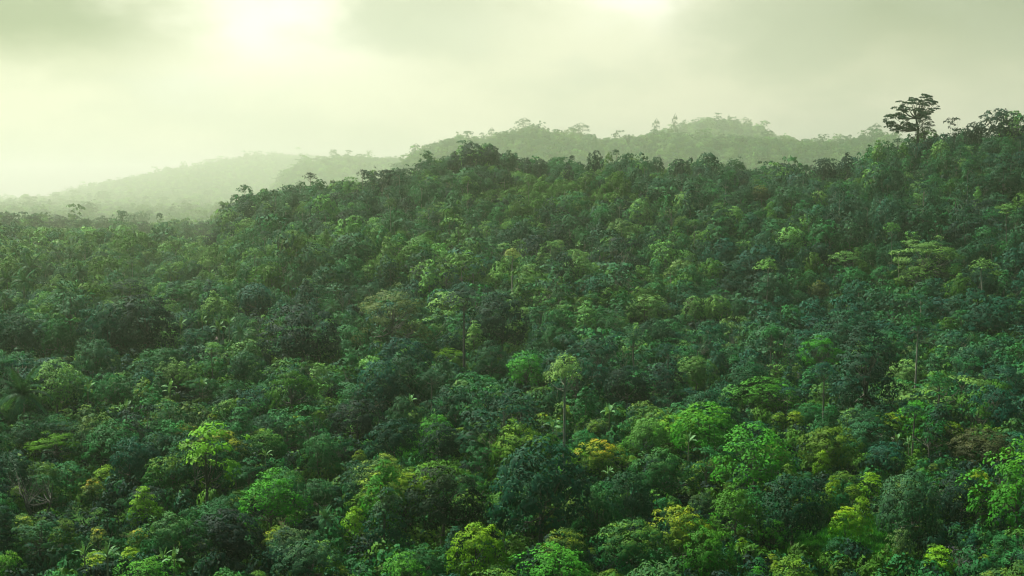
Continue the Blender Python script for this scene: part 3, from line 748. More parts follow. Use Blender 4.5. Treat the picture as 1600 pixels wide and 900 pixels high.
def blade(R, L, rise, bend, width, n=9):
    """a banana leaf: broad split blade folded along its midrib, arching over"""
    t = np.linspace(0, 1, n); a = rise - bend * t ** 1.4
    x = np.concatenate([[0], np.cumsum(np.cos(a[1:]) * L / (n - 1))]); z = np.concatenate([[0], np.cumsum(np.sin(a[1:]) * L / (n - 1))])
    V, Q = [], []
    wv = width * np.array([0.06, 0.10] + list(np.sin(np.linspace(0.35, math.pi * 0.98, n - 2))))
    for i in range(n - 1):
        for s in (-1, 1):
            g0, g1 = 0.02, (0.25 if R.random() < 0.35 else 0.0)
            p0 = np.array([x[i], 0, z[i]]); p1 = np.array([x[i + 1], 0, z[i + 1]])
            q0 = p0 + np.array([0, s * wv[i], wv[i] * 0.25]); q1 = p1 * (1 - g1) + p0 * g1 + np.array([0, s * wv[i + 1], wv[i + 1] * (0.25 - g1)])
            b = len(V); V += [p0, p1, q1, q0]; Q.append((b, b + 1, b + 2, b + 3))
    return join([(np.array(V), np.array(Q)), tube(np.stack([x, 0 * x, z - 0.01], 1)[::2], [0.04] * 4 + [0.01], 3)])

Rp = np.random.default_rng(3)
def plain(name, VQ, mat):
    V, Q = VQ
    return mesh_from(name, V, Q, [mat], {'var': 0.3 + 0.5 * Rp.random(len(Q)), 'tip': np.zeros(len(Q))})
FRONDS = [plain("frond", frond(Rp, 4.6, r, b, 0.95), GLOSS) for r, b in ((1.35, 0.9), (1.0, 1.5), (0.7, 1.7), (0.35, 1.5), (-0.1, 1.2))]
BLADES = [plain("leaf", blade(Rp, 2.5, r, b, 0.36), GLOSS) for r, b in ((1.45, 0.3), (1.2, 1.0), (0.95, 1.6), (0.6, 1.7))]
pk = np.array([(0.0, 0, -1.5), (0.05, 0, 0), (0.25, 0.1, 2.5), (0.3, 0.15, 5.5), (0.0, 0.0, 8.0)])
V_, Q_ = tube(pk, [0.25, 0.22, 0.15, 0.13, 0.15], 8)
PALM_TRUNK = mesh_from("palm_trunk", V_ - np.array([0, 0, 8.0]), Q_, [BARK], smooth=True)
V_, Q_ = tube([(0, 0, -2.2), (0, 0, -1.2), (0.03, 0, 0.0), (0.05, 0, 0.35)], [0.20, 0.16, 0.10, 0.04], 8)
BANANA_STEM = mesh_from("banana_stem", V_, Q_, [BARK], smooth=True)

palms, bananas = [], []
def place_low(px, cy, wpx, real_w, height):
    best = None
    for Y in np.arange(108, 640, 3.0):
        X = (px - 800) / F * Y
        s = wpx * Y / F / real_w
        Z = float(ground(X, Y)) + height * s
        _, yt, dep = project(X, Y, Z)
        e = abs(yt - cy)
        if best is None or e < best[0]: best = (e, X * dep / Y, Y, s, Z)
        if e < 2: break
    return best
for px, cyy, w in PALMS:
    e, X, Y, s, Z = place_low(px, cyy, w, 7.6, 7.4)
    palms.append((X, Y, Z, s, px, cyy, w))
for px, cyy, w in BANANAS:
    e, X, Y, s, Z = place_low(px, cyy, w, 3.6, 6.0)
    bananas.append((X, Y, Z, s, px, cyy, w))

# keep-clear boxes on the picture for whatever would be hidden by a filler tree nearer than it
KEEP = []
for t in trees: KEEP.append((t['sx'] - t['w'] * 0.42, t['st'], t['sx'] + t['w'] * 0.42, t['st'] + (t['sb'] - t['st']) * (0.72 if t['kind'] != 'slender' else 0.95), t['Y'], t['X'], t['w'] / 2 * t['dep'] / F))
for X, Y, Z, s, px, cyy, w in palms: KEEP.append((px - w * .45, cyy - w * .45, px + w * .45, cyy + w * .35, Y, X, 2.0 * s))
for X, Y, Z, s, px, cyy, w in bananas: KEEP.append((px - w * .5, cyy - w * .6, px + w * .5, cyy + w * .3, Y, X, 1.2 * s))
# open spots: the grass clearing, the small grassy gap, the scrub on the upper hill, the two huts
OPEN = [(1290, 850, 70, 26), (1350, 835, 60, 16), (650, 702, 48, 12), (640, 712, 30, 10)]
SCRUB = [(850, 292, 80, 26), (780, 300, 50, 20), (960, 300, 60, 20)]
hut1 = place_low(66, 441, 15, 4.5, 2.6); hut2 = place_low(341, 527, 15, 4.5, 2.6)
KEEP.append((52, 434, 82, 447, hut1[2], hut1[1], 5.0)); KEEP.append((328, 518, 354, 534, hut2[2], hut2[1], 4.0))
KEEP.append((1385, 150, 1460, 215, EMERGENT['Y'], EMERGENT['X'], 5.0))
for (a, b, c_, d_) in OPEN[:3]:
    bestY = min(np.arange(110, 330, 2.0), key=lambda Y: abs(project((a - 800) / F * Y, Y, float(ground((a - 800) / F * Y, Y)))[1] - b))
    KEEP.append((a - c_ * .75, b - d_ * .7, a + c_ * .75, b + d_ * .7, float(bestY) + 4, (a - 800) / F * bestY, 2.0))
    print('clearing', a, b, bestY)
KP = np.array(KEEP)

# ------------------------------------------------------------------ filling the forest
terr_y = {}
def horizon_rows(step=20):
    """smallest canopy row reached before each distance, per column"""
    Yv = np.concatenate([np.arange(100, 1000, 15.0), np.arange(1000, 10400, 60.0)])
    pc = np.arange(-200, 1801, step)
    X = (pc[:, None] - 800) / F * Yv[None, :]
    Z = canopy(X, np.broadcast_to(Yv, X.shape)) - 3.0
    _, rows, _ = project(X, np.broadcast_to(Yv, X.shape), Z)
    return pc, Yv, np.minimum.accumulate(rows, axis=1)
hp, hY, hR = horizon_rows()
def hidden(px, top, Y):
    i = int(np.clip((px - hp[0]) / 20, 0, len(hp) - 1)); j = int(np.clip(np.searchsorted(hY, Y - 10) - 1, 0, len(hY) - 1))
    return top > hR[i, j] + 4

def near_mix(px, py, X, Y, u):
    """kind, colour and amount of orange tips for a filler tree: what grows where in the photograph"""
    n = float(hsh(X * 2.6, Y * 2.2, 4.0))
    r = u[0]
    if Y < 235:
        left = px < 520
        if r < 0.40: kind = 'dome'
        elif r < 0.58: kind = 'leafy'
        elif r < 0.76: kind = 'ragged'
        elif r < 0.92: kind = 'clove'
        elif r < 0.96: kind = 'cone'
        else: kind = 'slender' if Y > 170 else 'cone'
        c = 0.65 * u[1] + 0.175 + 0.15 * n
        if kind == 'clove': colr = 'yellow-green' if c < 0.15 else ('olive green' if c < 0.5 else 'mid-green' if c < 0.8 else 'deep green')
        else: colr = 'yellow-green' if c < 0.04 else 'bright green' if c < 0.16 else 'olive green' if c < 0.28 else 'mid-green' if c < 0.58 else 'deep green' if c < 0.76 else 'blue-green' if c < 0.90 else 'dark green'
        tip = max(0.0, u[2] * 1.3 - 0.55) if kind in ('dome', 'clove') else 0.0
        if kind == 'clove': tip = 0.15 + 0.6 * u[2] ** 1.5
    elif Y < 380:
        kind = 'dome' if r < 0.42 else 'ragged' if r < 0.66 else 'leafy' if r < 0.76 else 'cone' if r < 0.84 else 'spread' if r < 0.89 else 'slender' if r < 0.91 else 'clove'
        c = 0.7 * u[1] + 0.15 + 0.16 * n
        colr = 'olive green' if c < 0.12 else 'pale green' if c < 0.22 else 'bright green' if c < 0.28 else 'mid-green' if c < 0.48 else 'grey-green' if c < 0.62 else 'blue-green' if c < 0.80 else 'deep green' if c < 0.92 else 'dark green'
        tip = 0.3 * u[2] if kind == 'clove' else 0.0
    else:
        kind = 'dome' if r < 0.64 else 'ragged' if r < 0.76 else 'cone' if r < 0.82 else 'spread' if r < 0.87 else 'slender' if r < 0.89 else 'leafy'
        c = 0.7 * u[1] + 0.15 + 0.17 * n - (0.22 if px < 720 and 370 < py < 470 else 0.10 if px < 400 else 0.0)
        colr = 'olive green' if c < 0.18 else 'pale green' if c < 0.28 else 'mid-green' if c < 0.52 else 'grey-green' if c < 0.62 else 'deep green' if c < 0.84 else 'dark green'
        if 540 < px < 960 and 380 < py < 450 and u[2] < 0.4: colr = 'pale green'
        tip = 0.0
    if px > 1080 and py < 640 and u[3] < 0.42 and colr in ('olive green', 'pale green', 'mid-green', 'grey-green'):
        colr = 'blue-green' if u[3] < 0.22 else 'deep green'      # the far side of the hollow carries darker stands
    if py < 640 and colr in ('yellow-green', 'bright green'): colr = 'mid-green'
    return kind, colr, tip

cell = {}
def free(X, Y, r):
    ci, cj = int(X // 10), int(Y // 10)
    for i in range(ci - 1, ci + 2):
        for j in range(cj - 1, cj + 2):
            for (a, b, q_) in cell.get((i, j), ()):
                if (a - X) ** 2 + (b - Y) ** 2 < (0.62 * (r + q_)) ** 2: return False
    return True
def occupy(X, Y, r): cell.setdefault((int(X // 10), int(Y // 10)), []).append((X, Y, r))
for t in trees: occupy(t['X'], t['Y'], min(5.0, t['w'] / 2 * t['dep'] / F * 0.85))

fill = []
def try_fill(X, Y, relax=False):
    gz = float(ground(X, Y))
    px, py, dep = project(X, Y, gz + 6.5)
    if not (-150 < px < 1750) or py > 1150: return
    u = rng.random(4)
    kind, colr, tip = near_mix(px, py, X, Y, u)
    k = KINDS[kind]
    s = rng.uniform(0.62, 1.12)
    if kind in ('dome', 'leafy', 'ragged') and rng.random() < 0.45: s *= 0.68
    if kind == 'spread': s *= 0.75
    if kind == 'slender': s *= 0.85
    if kind == 'clove': s *= rng.uniform(0.7, 1.25)
    r = k['W'] * s / 2
    rr = r * (0.55 if kind in ('spread', 'slender') else 0.85)
    for (a, b, c_, d_) in SCRUB:
        if ((px - a) / c_) ** 2 + ((py - b) / d_) ** 2 < 1:
            if rng.random() < 0.75: return
            s *= 0.6; colr = 'olive green'
    for (a, b, c_, d_) in OPEN:
        if ((px - a) / c_) ** 2 + ((project(X, Y, gz)[1] - b) / d_) ** 2 < 1: return
    if not free(X, Y, rr * (1.12 if Y > 340 else 1.0)): return
    sh = s * rng.uniform(0.85, 1.30) * (1.15 if Y > 380 else 1.0)
    if Y > 700: s *= 1.4; sh *= 1.3; rr *= 1.4
    if kind in ('dome', 'ragged', 'cone') and rng.random() < 0.10: s *= 1.3; sh *= 1.4
    elif kind in ('dome', 'ragged') and Y < 420 and rng.random() < 0.16: s *= 1.5; sh *= 1.25
    H = k['H'] * sh
    _, top, dep = project(X, Y, gz + H)
    w = k['W'] * s * F / dep; h = H * F / dep
    if hidden(px, top, Y): return
    x0, x1, y1 = px - w * 0.42, px + w * 0.42, top + h * 0.7
    m = (KP[:, 4] > Y - 2) & (KP[:, 0] < x1) & (KP[:, 2] > x0) & (KP[:, 1] < y1) & (KP[:, 3] > top + h * 0.08)
    if m.any():
        if rng.random() < 0.5 or kind != 'bush':
            # a shorter young tree may still stand there
            s2 = 0.42
            H2 = KINDS['clove' if Y < 300 else 'dome']['H'] * s2 * 1.2
            _, top2, _ = project(X, Y, gz + H2)
            kk = 'clove' if Y < 300 else 'dome'
            w2 = KINDS[kk]['W'] * s2 * F / dep
            m2 = (KP[:, 4] > Y - 2) & (KP[:, 0] < px + w2 * .4) & (KP[:, 2] > px - w2 * .4) & (KP[:, 1] < top2 + 40) & (KP[:, 3] > top2 - 6)
            if m2.any(): return
            kind, s, sh, rr = kk, s2 * 1.2, s2 * 1.2, 1.3
    d2 = (KP[:, 5] - X) ** 2 + (KP[:, 4] - Y) ** 2
    if (d2 < (KP[:, 6] * 0.75 + rr * 0.5) ** 2).any(): return
    occupy(X, Y, rr)
    add_tree(X, Y, kind, s, sh, colr, tip)

Yn = np.arange(92, 720, 1.0)
for Y0 in np.concatenate([np.arange(92, 700, 1.25), np.arange(700, 1500, 3.0)]):
    wdt = (1900 / F) * Y0
    for _ in range(int(wdt / 9.0)):
        try_fill((rng.random() - 0.5) * wdt, Y0 + rng.random() * 1.25)
n_near = len(trees)
print('near trees', n_near, 'failed heroes', n_fail)

# trees of the farther ridges
def far_fill(Y0, Y1, n, big):
    for _ in range(n):
        Y = rng.uniform(Y0, Y1); X = rng.uniform(-0.45, 0.45) * Y
        gz = float(ground(X, Y))
        px, py, dep = project(X, Y, gz + 7)
        if not (-60 < px < 1660) or hidden(px, py - 3, Y): continue
        r = rng.random(); s = rng.uniform(0.6, 1.1) * big * (1.5 if rng.random() < 0.12 else 1.0)
        kind = 'dome' if r < 0.52 else 'ragged' if r < 0.90 else 'spread' if r < 0.92 else 'cone' if r < 0.98 else 'slender'
        if kind in ('spread', 'slender'): s *= 0.8
        if not free(X, Y, 3.4 * s): continue
        occupy(X, Y, 3.4 * s)
        add_tree(X, Y, kind, s, s * rng.uniform(0.8, 1.2), ('olive green', 'mid-green', 'deep green', 'pale green', 'grey-green')[int(rng.integers(5))], lift=(big - 1) * 1.0)
far_fill(1900, 3200, 28000, 2.1)
far_fill(3200, 5300, 28000, 2.7)
far_fill(5300, 9200, 30000, 3.8)
print('all trees', len(trees))

# ------------------------------------------------------------------ which trees show largest
PW, PH = 800, 450
idb = np.full((PH, PW), -1, np.int32)
for i in sorted(range(len(trees)), key=lambda j: -trees[j]['Y']):
    t = trees[i]
    cx, a = t['sx'] / 2, max(1.0, t['w'] / 4)
    y0, y1 = t['st'] / 2, t['sb'] / 2
    b = max(1.0, (y1 - y0) / 2); cyy = (y0 + y1) / 2
    X0, X1, Y0_, Y1_ = int(max(0, cx - a)), int(min(PW, cx + a + 1)), int(max(0, y0)), int(min(PH, y1 + 1))
    if X0 >= X1 or Y0_ >= Y1_: continue
    gy, gx = np.mgrid[Y0_:Y1_, X0:X1]
    idb[Y0_:Y1_, X0:X1][((gx + .5 - cx) / a) ** 2 + ((gy + .5 - cyy) / b) ** 2 < 1] = i
cnt = np.bincount(idb[idb >= 0], minlength=len(trees))
for i, t in enumerate(trees): t['vis'] = int(cnt[i])
heroes = [t for t in trees if t['hero']]
fillers = sorted([t for t in trees if not t['hero']], key=lambda t: -t['vis'])
N_IND = 298 - len(heroes)
singles = fillers[:N_IND]
mass = fillers[N_IND:]
print('heroes', len(heroes), 'singles', len(singles), 'vis of last', singles[-1]['vis'], 'mass', len(mass))

# labels of the fillers: look, then where it stands among the trees that have names
marks = [(t['sx'], (t['st'] + min(t['sb'], t['st'] + t['w'])) / 2, t['short']) for t in heroes if t['vis'] > 40]
made = {}
for t in singles:
    cx, cyy = t['sx'], t['st'] + t['w'] * 0.4
    size = 'small ' if t['w'] < 34 and t['kind'] != 'clove' else 'large ' if t['w'] > 95 else ''
    look = f"{size}{t['color']} {FORM[t['kind']]} tree" + (' with orange tips' if t['tip'] > 0.5 else '')
    near = sorted(marks, key=lambda m: (m[0] - cx) ** 2 + 1.4 * (m[1] - cyy) ** 2)[:7]
    m0 = near[0]; ddx, ddy = m0[0] - cx, m0[1] - cyy
    if abs(ddy) > 0.9 * abs(ddx): rel = ('behind' if ddy > 0 else 'in front of') + ' the ' + m0[2]
    else:
        opp = [m for m in near[1:] if (m[0] - cx) * ddx < 0 and abs(m[1] - cyy) < 80]
        rel = f"between the {m0[2]} and the {opp[0][2]}" if opp else ('beyond' if ddy > 0 else 'before') + ' and beside the ' + m0[2]
    t['look'], t['rel'] = look, rel
    made.setdefault((look, rel), []).append((math.hypot(ddx, ddy), t))
ORD = ['', 'second ', 'third ', 'fourth ', 'fifth ', 'sixth ', 'seventh ', 'eighth ']
for (look, rel), lst in made.items():
    lst.sort(key=lambda x: x[0])
    for i, (_, t) in enumerate(lst):
        lab = ORD[min(i, 7)] + look + ' ' + rel
        w_ = lab.split()
        if len(w_) > 16: lab = lab.replace(' tree with', ' one with').replace(' and the ', ' and ').replace('between the ', 'between ')
        if len(lab.split()) > 16: lab = lab.replace(' with orange tips', '')
        if i == 0 and len(lst) > 1: lab = 'first ' + lab if len(lab.split()) < 16 else lab
        t['label'] = lab

# ------------------------------------------------------------------ single trees
NAMES = {'dome': 'broadleaf_tree', 'leafy': 'broadleaf_tree', 'ragged': 'broadleaf_tree', 'column': 'broadleaf_tree', 'clove': 'clove_tree', 'cone': 'broadleaf_tree', 'spread': 'flat_topped_tree', 'slender': 'slender_tree', 'bare': 'bare_tree'}
def jitter_color(c):
    c = np.array(PAL[c]) * rng.uniform(0.85, 1.2) * (1 + rng.normal(size=3) * 0.07)
    return np.clip(c, 0.004, 0.6)
def root_empty(name, loc, label, cat, group=None):
    e = bpy.data.objects.new(name, None); COL.objects.link(e)
    e.location = loc; e.empty_display_size = 0.5
    e['label'] = label; e['category'] = cat
    if group: e['group'] = group
    return e
def child(name, me, parent, color=None, loc=(0, 0, 0), rot=(0, 0, 0), scale=(1, 1, 1)):
    o_ = bpy.data.objects.new(name, me); COL.objects.link(o_); o_.parent = parent
    o_.location = loc; o_.rotation_euler = rot; o_.scale = scale
    if color is not None: o_.color = color
    return o_
for t in heroes + singles:
    e = root_empty(NAMES[t['kind']], (t['X'], t['Y'], t['Z']), t['label'], 'tree', 'trees of the forest slope')
    e.rotation_euler = (0, 0, t['yaw']); e.scale = (t['sw'] * t['an'], t['sw'] / t['an'], t['sh'])
    lod = 'hi' if t['dep'] < 330 or t['w'] > 80 else 'mid'
    cm, tm = crown_trunk_mesh(t['kind'], t['var'], lod)
    up = t.get('raise', 0.0); Ht = KINDS[t['kind']]['H'] * t['sh']
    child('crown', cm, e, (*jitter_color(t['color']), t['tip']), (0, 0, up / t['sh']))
    child('trunk', tm, e, (*(t['bark'] or ((0.14, 0.135, 0.10) if t['kind'] in ('slender', 'bare') else (0.10, 0.10, 0.075))), 1), scale=(1, 1, 1 + up / Ht))

# the sparse emergent tree on the skyline
def emergent():
    R = np.random.default_rng(21)
    Wd, Hh = 16.5, 15.5
    L = []
    pads = [(-6.6, 7.2, 1.2), (-5.2, 9.2, 1.4), (-4.6, 5.6, 1.2), (-3.4, 11.2, 1.4), (-2.4, 8.4, 1.3), (-1.8, 12.8, 1.3), (-1.0, 6.0, 1.1), (0.2, 10.6, 1.3), (0.8, 13.6, 1.3), (2.6, 12.2, 1.3), (3.4, 14.4, 1.4), (4.6, 13.0, 1.2), (3.2, 10.0, 1.1), (-6.9, 6.2, 1.0), (-3.0, 6.8, 1.0), (4.8, 11.0, 1.0), (1.6, 8.8, 0.9)]
    for x, z, r in pads:
        for k in range(9):
            L.append((x + R.normal() * 1.15, R.normal() * 2.6 * (1 - abs(x) / 12), z + R.normal() * 0.5, r * R.uniform(0.6, 1.05), r * R.uniform(0.35, 0.6), R.random()))
    V, Q, va, ti, sn = leaves(L, 0.42, 2.3, R, cz=6, shape=0.6, updir=0.2, jit=0.9)
    T = [tube([(1.2, 0, -2), (1.3, 0, 0), (1.5, 0.2, 5), (0.6, 0, 9), (0.2, 0, 12.5)], [0.5, 0.42, 0.34, 0.22, 0.08], 7)]
    for (x, y, z, r, rz, v) in L[::2]:
        s = np.array([1.5, 0.2, 5.0]) if z < 9 else np.array([0.7, 0, 8.5])
        l = np.array([x, y, z]); mid = s * 0.45 + l * 0.55 + np.array([0, 0, -0.5])
        T.append(tube([s, mid, l], [0.16, 0.10, 0.03], 4))
    return (V, Q, va, ti), join(T)
(eV, eQ, eva, eti), (etv, etq) = emergent()
ge = float(ground(EMERGENT['X'], EMERGENT['Y']))
# stretch so that its top reaches row 151
def top_row(h): return project(EMERGENT['X'], EMERGENT['Y'], ge + h)[1]
hneed = 10.0
while top_row(hneed) > 151: hneed += 0.25
sc = 70.0 / F * EMERGENT['Y'] / 13.6
e = root_empty('emergent_tree', (EMERGENT['X'] - 0.5, EMERGENT['Y'], ge + hneed - 15.2 * sc), 'tall sparse emergent tree standing high above the hilltop skyline', 'tree', 'trees of the forest slope')
e.scale = (sc, sc, sc)
child('crown', mesh_from('emergent_crown', eV, eQ, [LEAF], {'var': eva, 'tip': eti * 0}), e, (0.022, 0.070, 0.034, 0))
child('trunk', mesh_from('emergent_trunk', etv, etq, [BARK], smooth=True), e, (0.14, 0.12, 0.09, 1))
# the creeper-hung tree at its foot
for (dx_, dy_, wpx, top, hp_) in ((9, -3, 36, 172, 62),):
    Y = EMERGENT['Y'] - 3; X = (1441 - 800) / F * Y
    gz = float(ground(X, Y)); h = 8.0
    while project(X, Y, gz + h)[1] > top: h += 0.2
    e = root_empty('broadleaf_tree', (X, Y, gz - 0.3), 'dense dark tree pressed against the foot of the tall emergent', 'tree', 'trees of the forest slope')
    k = KINDS['column']; s = wpx * Y / F / k['W']
    e.scale = (s, s, h / k['H'])
    cm, tm = crown_trunk_mesh('column', 1, 'hi')
    child('crown', cm, e, (0.018, 0.048, 0.022, 0)); child('trunk', tm, e, (0.14, 0.12, 0.09, 1))

# emergent trees of the hazy ridge behind: their own things, they stand out of its skyline
RIDGE_TREES = [(905, 192, 46, 34, 'spread', 3050, 'wide open-crowned tree on the pale ridge behind the near crest'),
               (818, 184, 34, 20, 'spread', 3050, 'flat-topped tree on the highest knoll of the pale ridge'),
               (768, 199, 14, 12, 'spread', 3050, 'small umbrella tree on the shoulder of the pale ridge'),
               (1053, 177, 12, 16, 'spread', 3060, 'thin stalk-like tree rising from the pale ridge'),
               (1024, 185, 16, 16, 'spread', 3060, 'thin wispy tree beside the stalk-like one'),
               (1123, 211, 30, 26, 'spread', 2800, 'umbrella-crowned tree halfway down the pale ridge'),
               (1197, 201, 26, 18, 'spread', 3050, 'spreading tree where the pale ridge dips'),
               (1365, 192, 26, 20, 'spread', 3050, 'spreading tree at the end of the pale ridge'),
               (650, 224, 22, 18, 'spread', 3050, 'flat-topped tree where the pale ridge falls towards the valley'),
               (1137, 180, 7, 12, 'cone', 4400, 'tiny pointed tree on the palest hilltop'),
               (520, 233, 12, 10, 'spread', 5200, 'tiny bump-like tree on the palest low ridge')]
for px, top, wpx, hpx, kind, Y, lab in RIDGE_TREES:
    X = (px - 800) / F * Y; k = KINDS[kind]
    gz = float(ground(X, Y)); h = 5.0
    while project(X, Y, gz + h)[1] > top and h < 110: h += 0.4
    s = wpx * Y / F / k['W']
    e = root_empty(NAMES[kind], (X, Y, gz - 0.5), lab, 'tree', 'trees of the hazy ridge')
    e.scale = (s, s, (h + 0.5) / k['H'])
    cm, tm = crown_trunk_mesh(kind, 1, 'mid')
    child('crown', cm, e, (*PAL['deep green'], 0)); child('trunk', tm, e, (0.16, 0.14, 0.10, 1))

# ------------------------------------------------------------------ palms, banana plants
def where(px, cyy, used):
    near = sorted(marks, key=lambda m: (m[0] - px) ** 2 + 1.4 * (m[1] - cyy) ** 2)[:6]
    m0 = near[0]; ddx, ddy = m0[0] - px, m0[1] - cyy
    rel = ('behind the ' if ddy > 0 else 'in front of the ') + m0[2]
    if rel in used:
        rel = f"between the {m0[2]} and the {near[1][2]}"
        if rel in used: rel = 'beside the ' + m0[2] + ', second of its kind there'
    used.add(rel)
    return rel
used = set()
for i, (X, Y, Z, s, px, cyy, w) in enumerate(palms):
    lab = 'big coconut palm with long arching fronds, largest palm in view' if i == 0 else ('dark ' if w > 30 else 'small ') + 'coconut palm ' + where(px, cyy, used)
    e = root_empty('coconut_palm', (X, Y, float(ground(X, Y))), lab, 'palm', 'coconut palms of the valley')
    hgt = Z - float(ground(X, Y))
    c = np.array((0.030, 0.100, 0.040) if 390 < cyy < 480 else (0.035, 0.115, 0.048)) * rng.uniform(0.8, 1.3)
    if px == 1448: c = np.array((0.10, 0.19, 0.10))
    child('trunk', PALM_TRUNK, e, (0.24, 0.21, 0.16, 1), (0, 0, hgt), (0, 0, rng.random() * 6), (s, s, hgt / 8.0 + 0.01))
    nf = 16 if w > 24 else 12
    for k in range(nf):
        q_ = min(4, int(k / nf * 5))
        cc = c * rng.uniform(0.75, 1.35)
        child('frond', FRONDS[q_], e, (*cc, 0), (0, 0, hgt), (0, rng.normal() * 0.12, k * 2.39996 + rng.normal() * 0.15), (s, s, s))
used = set()
for i, (X, Y, Z, s, px, cyy, w) in enumerate(bananas):
    lab = 'banana plant with broad pale leaves ' + where(px, cyy, used)
    gz = float(ground(X, Y)); hgt = Z - gz
    e = root_empty('banana_plant', (X, Y, gz), lab, 'banana plant', 'banana plants among the trees')
    c = np.array((0.12, 0.26, 0.10)) * rng.uniform(0.8, 1.25)
    child('stem', BANANA_STEM, e, (0.16, 0.19, 0.09, 1), (0, 0, hgt), (0, 0, 0), (s, s, hgt / 2.2 + 0.05))
    for k in range(7):
        q_ = min(3, int(k / 7 * 4))
        child('leaf', BLADES[q_], e, (*(c * rng.uniform(0.8, 1.3)), 0), (0, 0, hgt), (rng.normal() * 0.2, rng.normal() * 0.1, k * 2.39996 + rng.normal() * 0.3), (s, s, s))

# ------------------------------------------------------------------ two huts
def flat_mat(name, a, b, sc_=2.0, rough=0.8):
    m_, q = new_mat(name)
    n1 = q.n('ShaderNodeTexNoise'); n1.inputs['Scale'].default_value = sc_; n1.inputs['Detail'].default_value = 4
    t = q.n('ShaderNodeTexCoord'); q.link(t.outputs['Object'], n1.inputs['Vector'])
    bb = q.n('ShaderNodeBsdfPrincipled'); q.link(q.mix(q.step(n1.outputs[0], .35, .65), a, b), bb.inputs['Base Color']); bb.inputs['Roughness'].default_value = rough
    o_ = q.n('ShaderNodeOutputMaterial'); q.link(bb.outputs[0], o_.inputs[0])
    return m_
def box(x0, x1, y0, y1, z0, z1):
    V = np.array([(x, y, z) for z in (z0, z1) for y in (y0, y1) for x in (x0, x1)], float)
    return V, np.array([(0, 2, 3, 1), (4, 5, 7, 6), (0, 1, 5, 4), (2, 6, 7, 3), (0, 4, 6, 2), (1, 3, 7, 5)])
def gable(x0, x1, y0, y1, z, rise, th=0.08):
    ym = (y0 + y1) / 2
    V = np.array([(x0, y0, z), (x1, y0, z), (x1, ym, z + rise), (x0, ym, z + rise), (x0, y1, z), (x1, y1, z)], float)
    V = np.concatenate([V, V + np.array([0, 0, th])])
    Q = [(0, 3, 2, 1), (3, 4, 5, 2), (6, 7, 8, 9), (9, 8, 11, 10), (0, 1, 7, 6), (4, 10, 11, 5), (0, 6, 9, 3), (3, 9, 10, 4), (1, 2, 8, 7), (2, 5, 11, 8)]
    return V, np.array(Q)
WHITE = flat_mat('whitewashed_wall', (0.8, 0.8, 0.76, 1), (0.65, 0.66, 0.6, 1))
TIN = flat_mat('tin_roof', (0.17, 0.16, 0.11, 1), (0.12, 0.12, 0.08, 1), 1.2, 0.9)
CLAY = flat_mat('clay_roof', (0.05, 0.03, 0.022, 1), (0.04, 0.026, 0.02, 1))
DARK = flat_mat('dark_timber', (0.05, 0.045, 0.035, 1), (0.07, 0.055, 0.04, 1))
for hut, roofm, lab, ang in ((hut1, TIN, 'little white hut with a dull grey roof under the coconut palms', 1.0), (hut2, CLAY, 'small hut with a reddish roof hidden among banana plants', -0.2)):
    _, X, Y, s, Z = hut
    s = max(s, 0.6)
    gz = float(ground(X, Y)); up_ = Z - gz - 1.5
    e = root_empty('hut', (X, Y, gz + up_ * 0.8), lab, 'hut')
    e.rotation_euler = (0, 0, ang); e.scale = (s * 0.95,) * 3
    child('wall', mesh_from('hut_wall', *join([box(-2.0, 2.0, -1.4, 1.4, -4.5, 2.0)]), [WHITE]), e)
    child('roof', mesh_from('hut_roof', *gable(-2.0, 2.7, -1.9, 1.9, 1.95, 0.9), [roofm]), e)
    dd = child('door', mesh_from('hut_door', *box(-0.9, -0.2, -1.45, -1.403, 0.0, 1.7), [DARK]), e)
    child('window', mesh_from('hut_window', *box(0.5, 1.3, -1.45, -1.403, 0.8, 1.5), [DARK]), e)

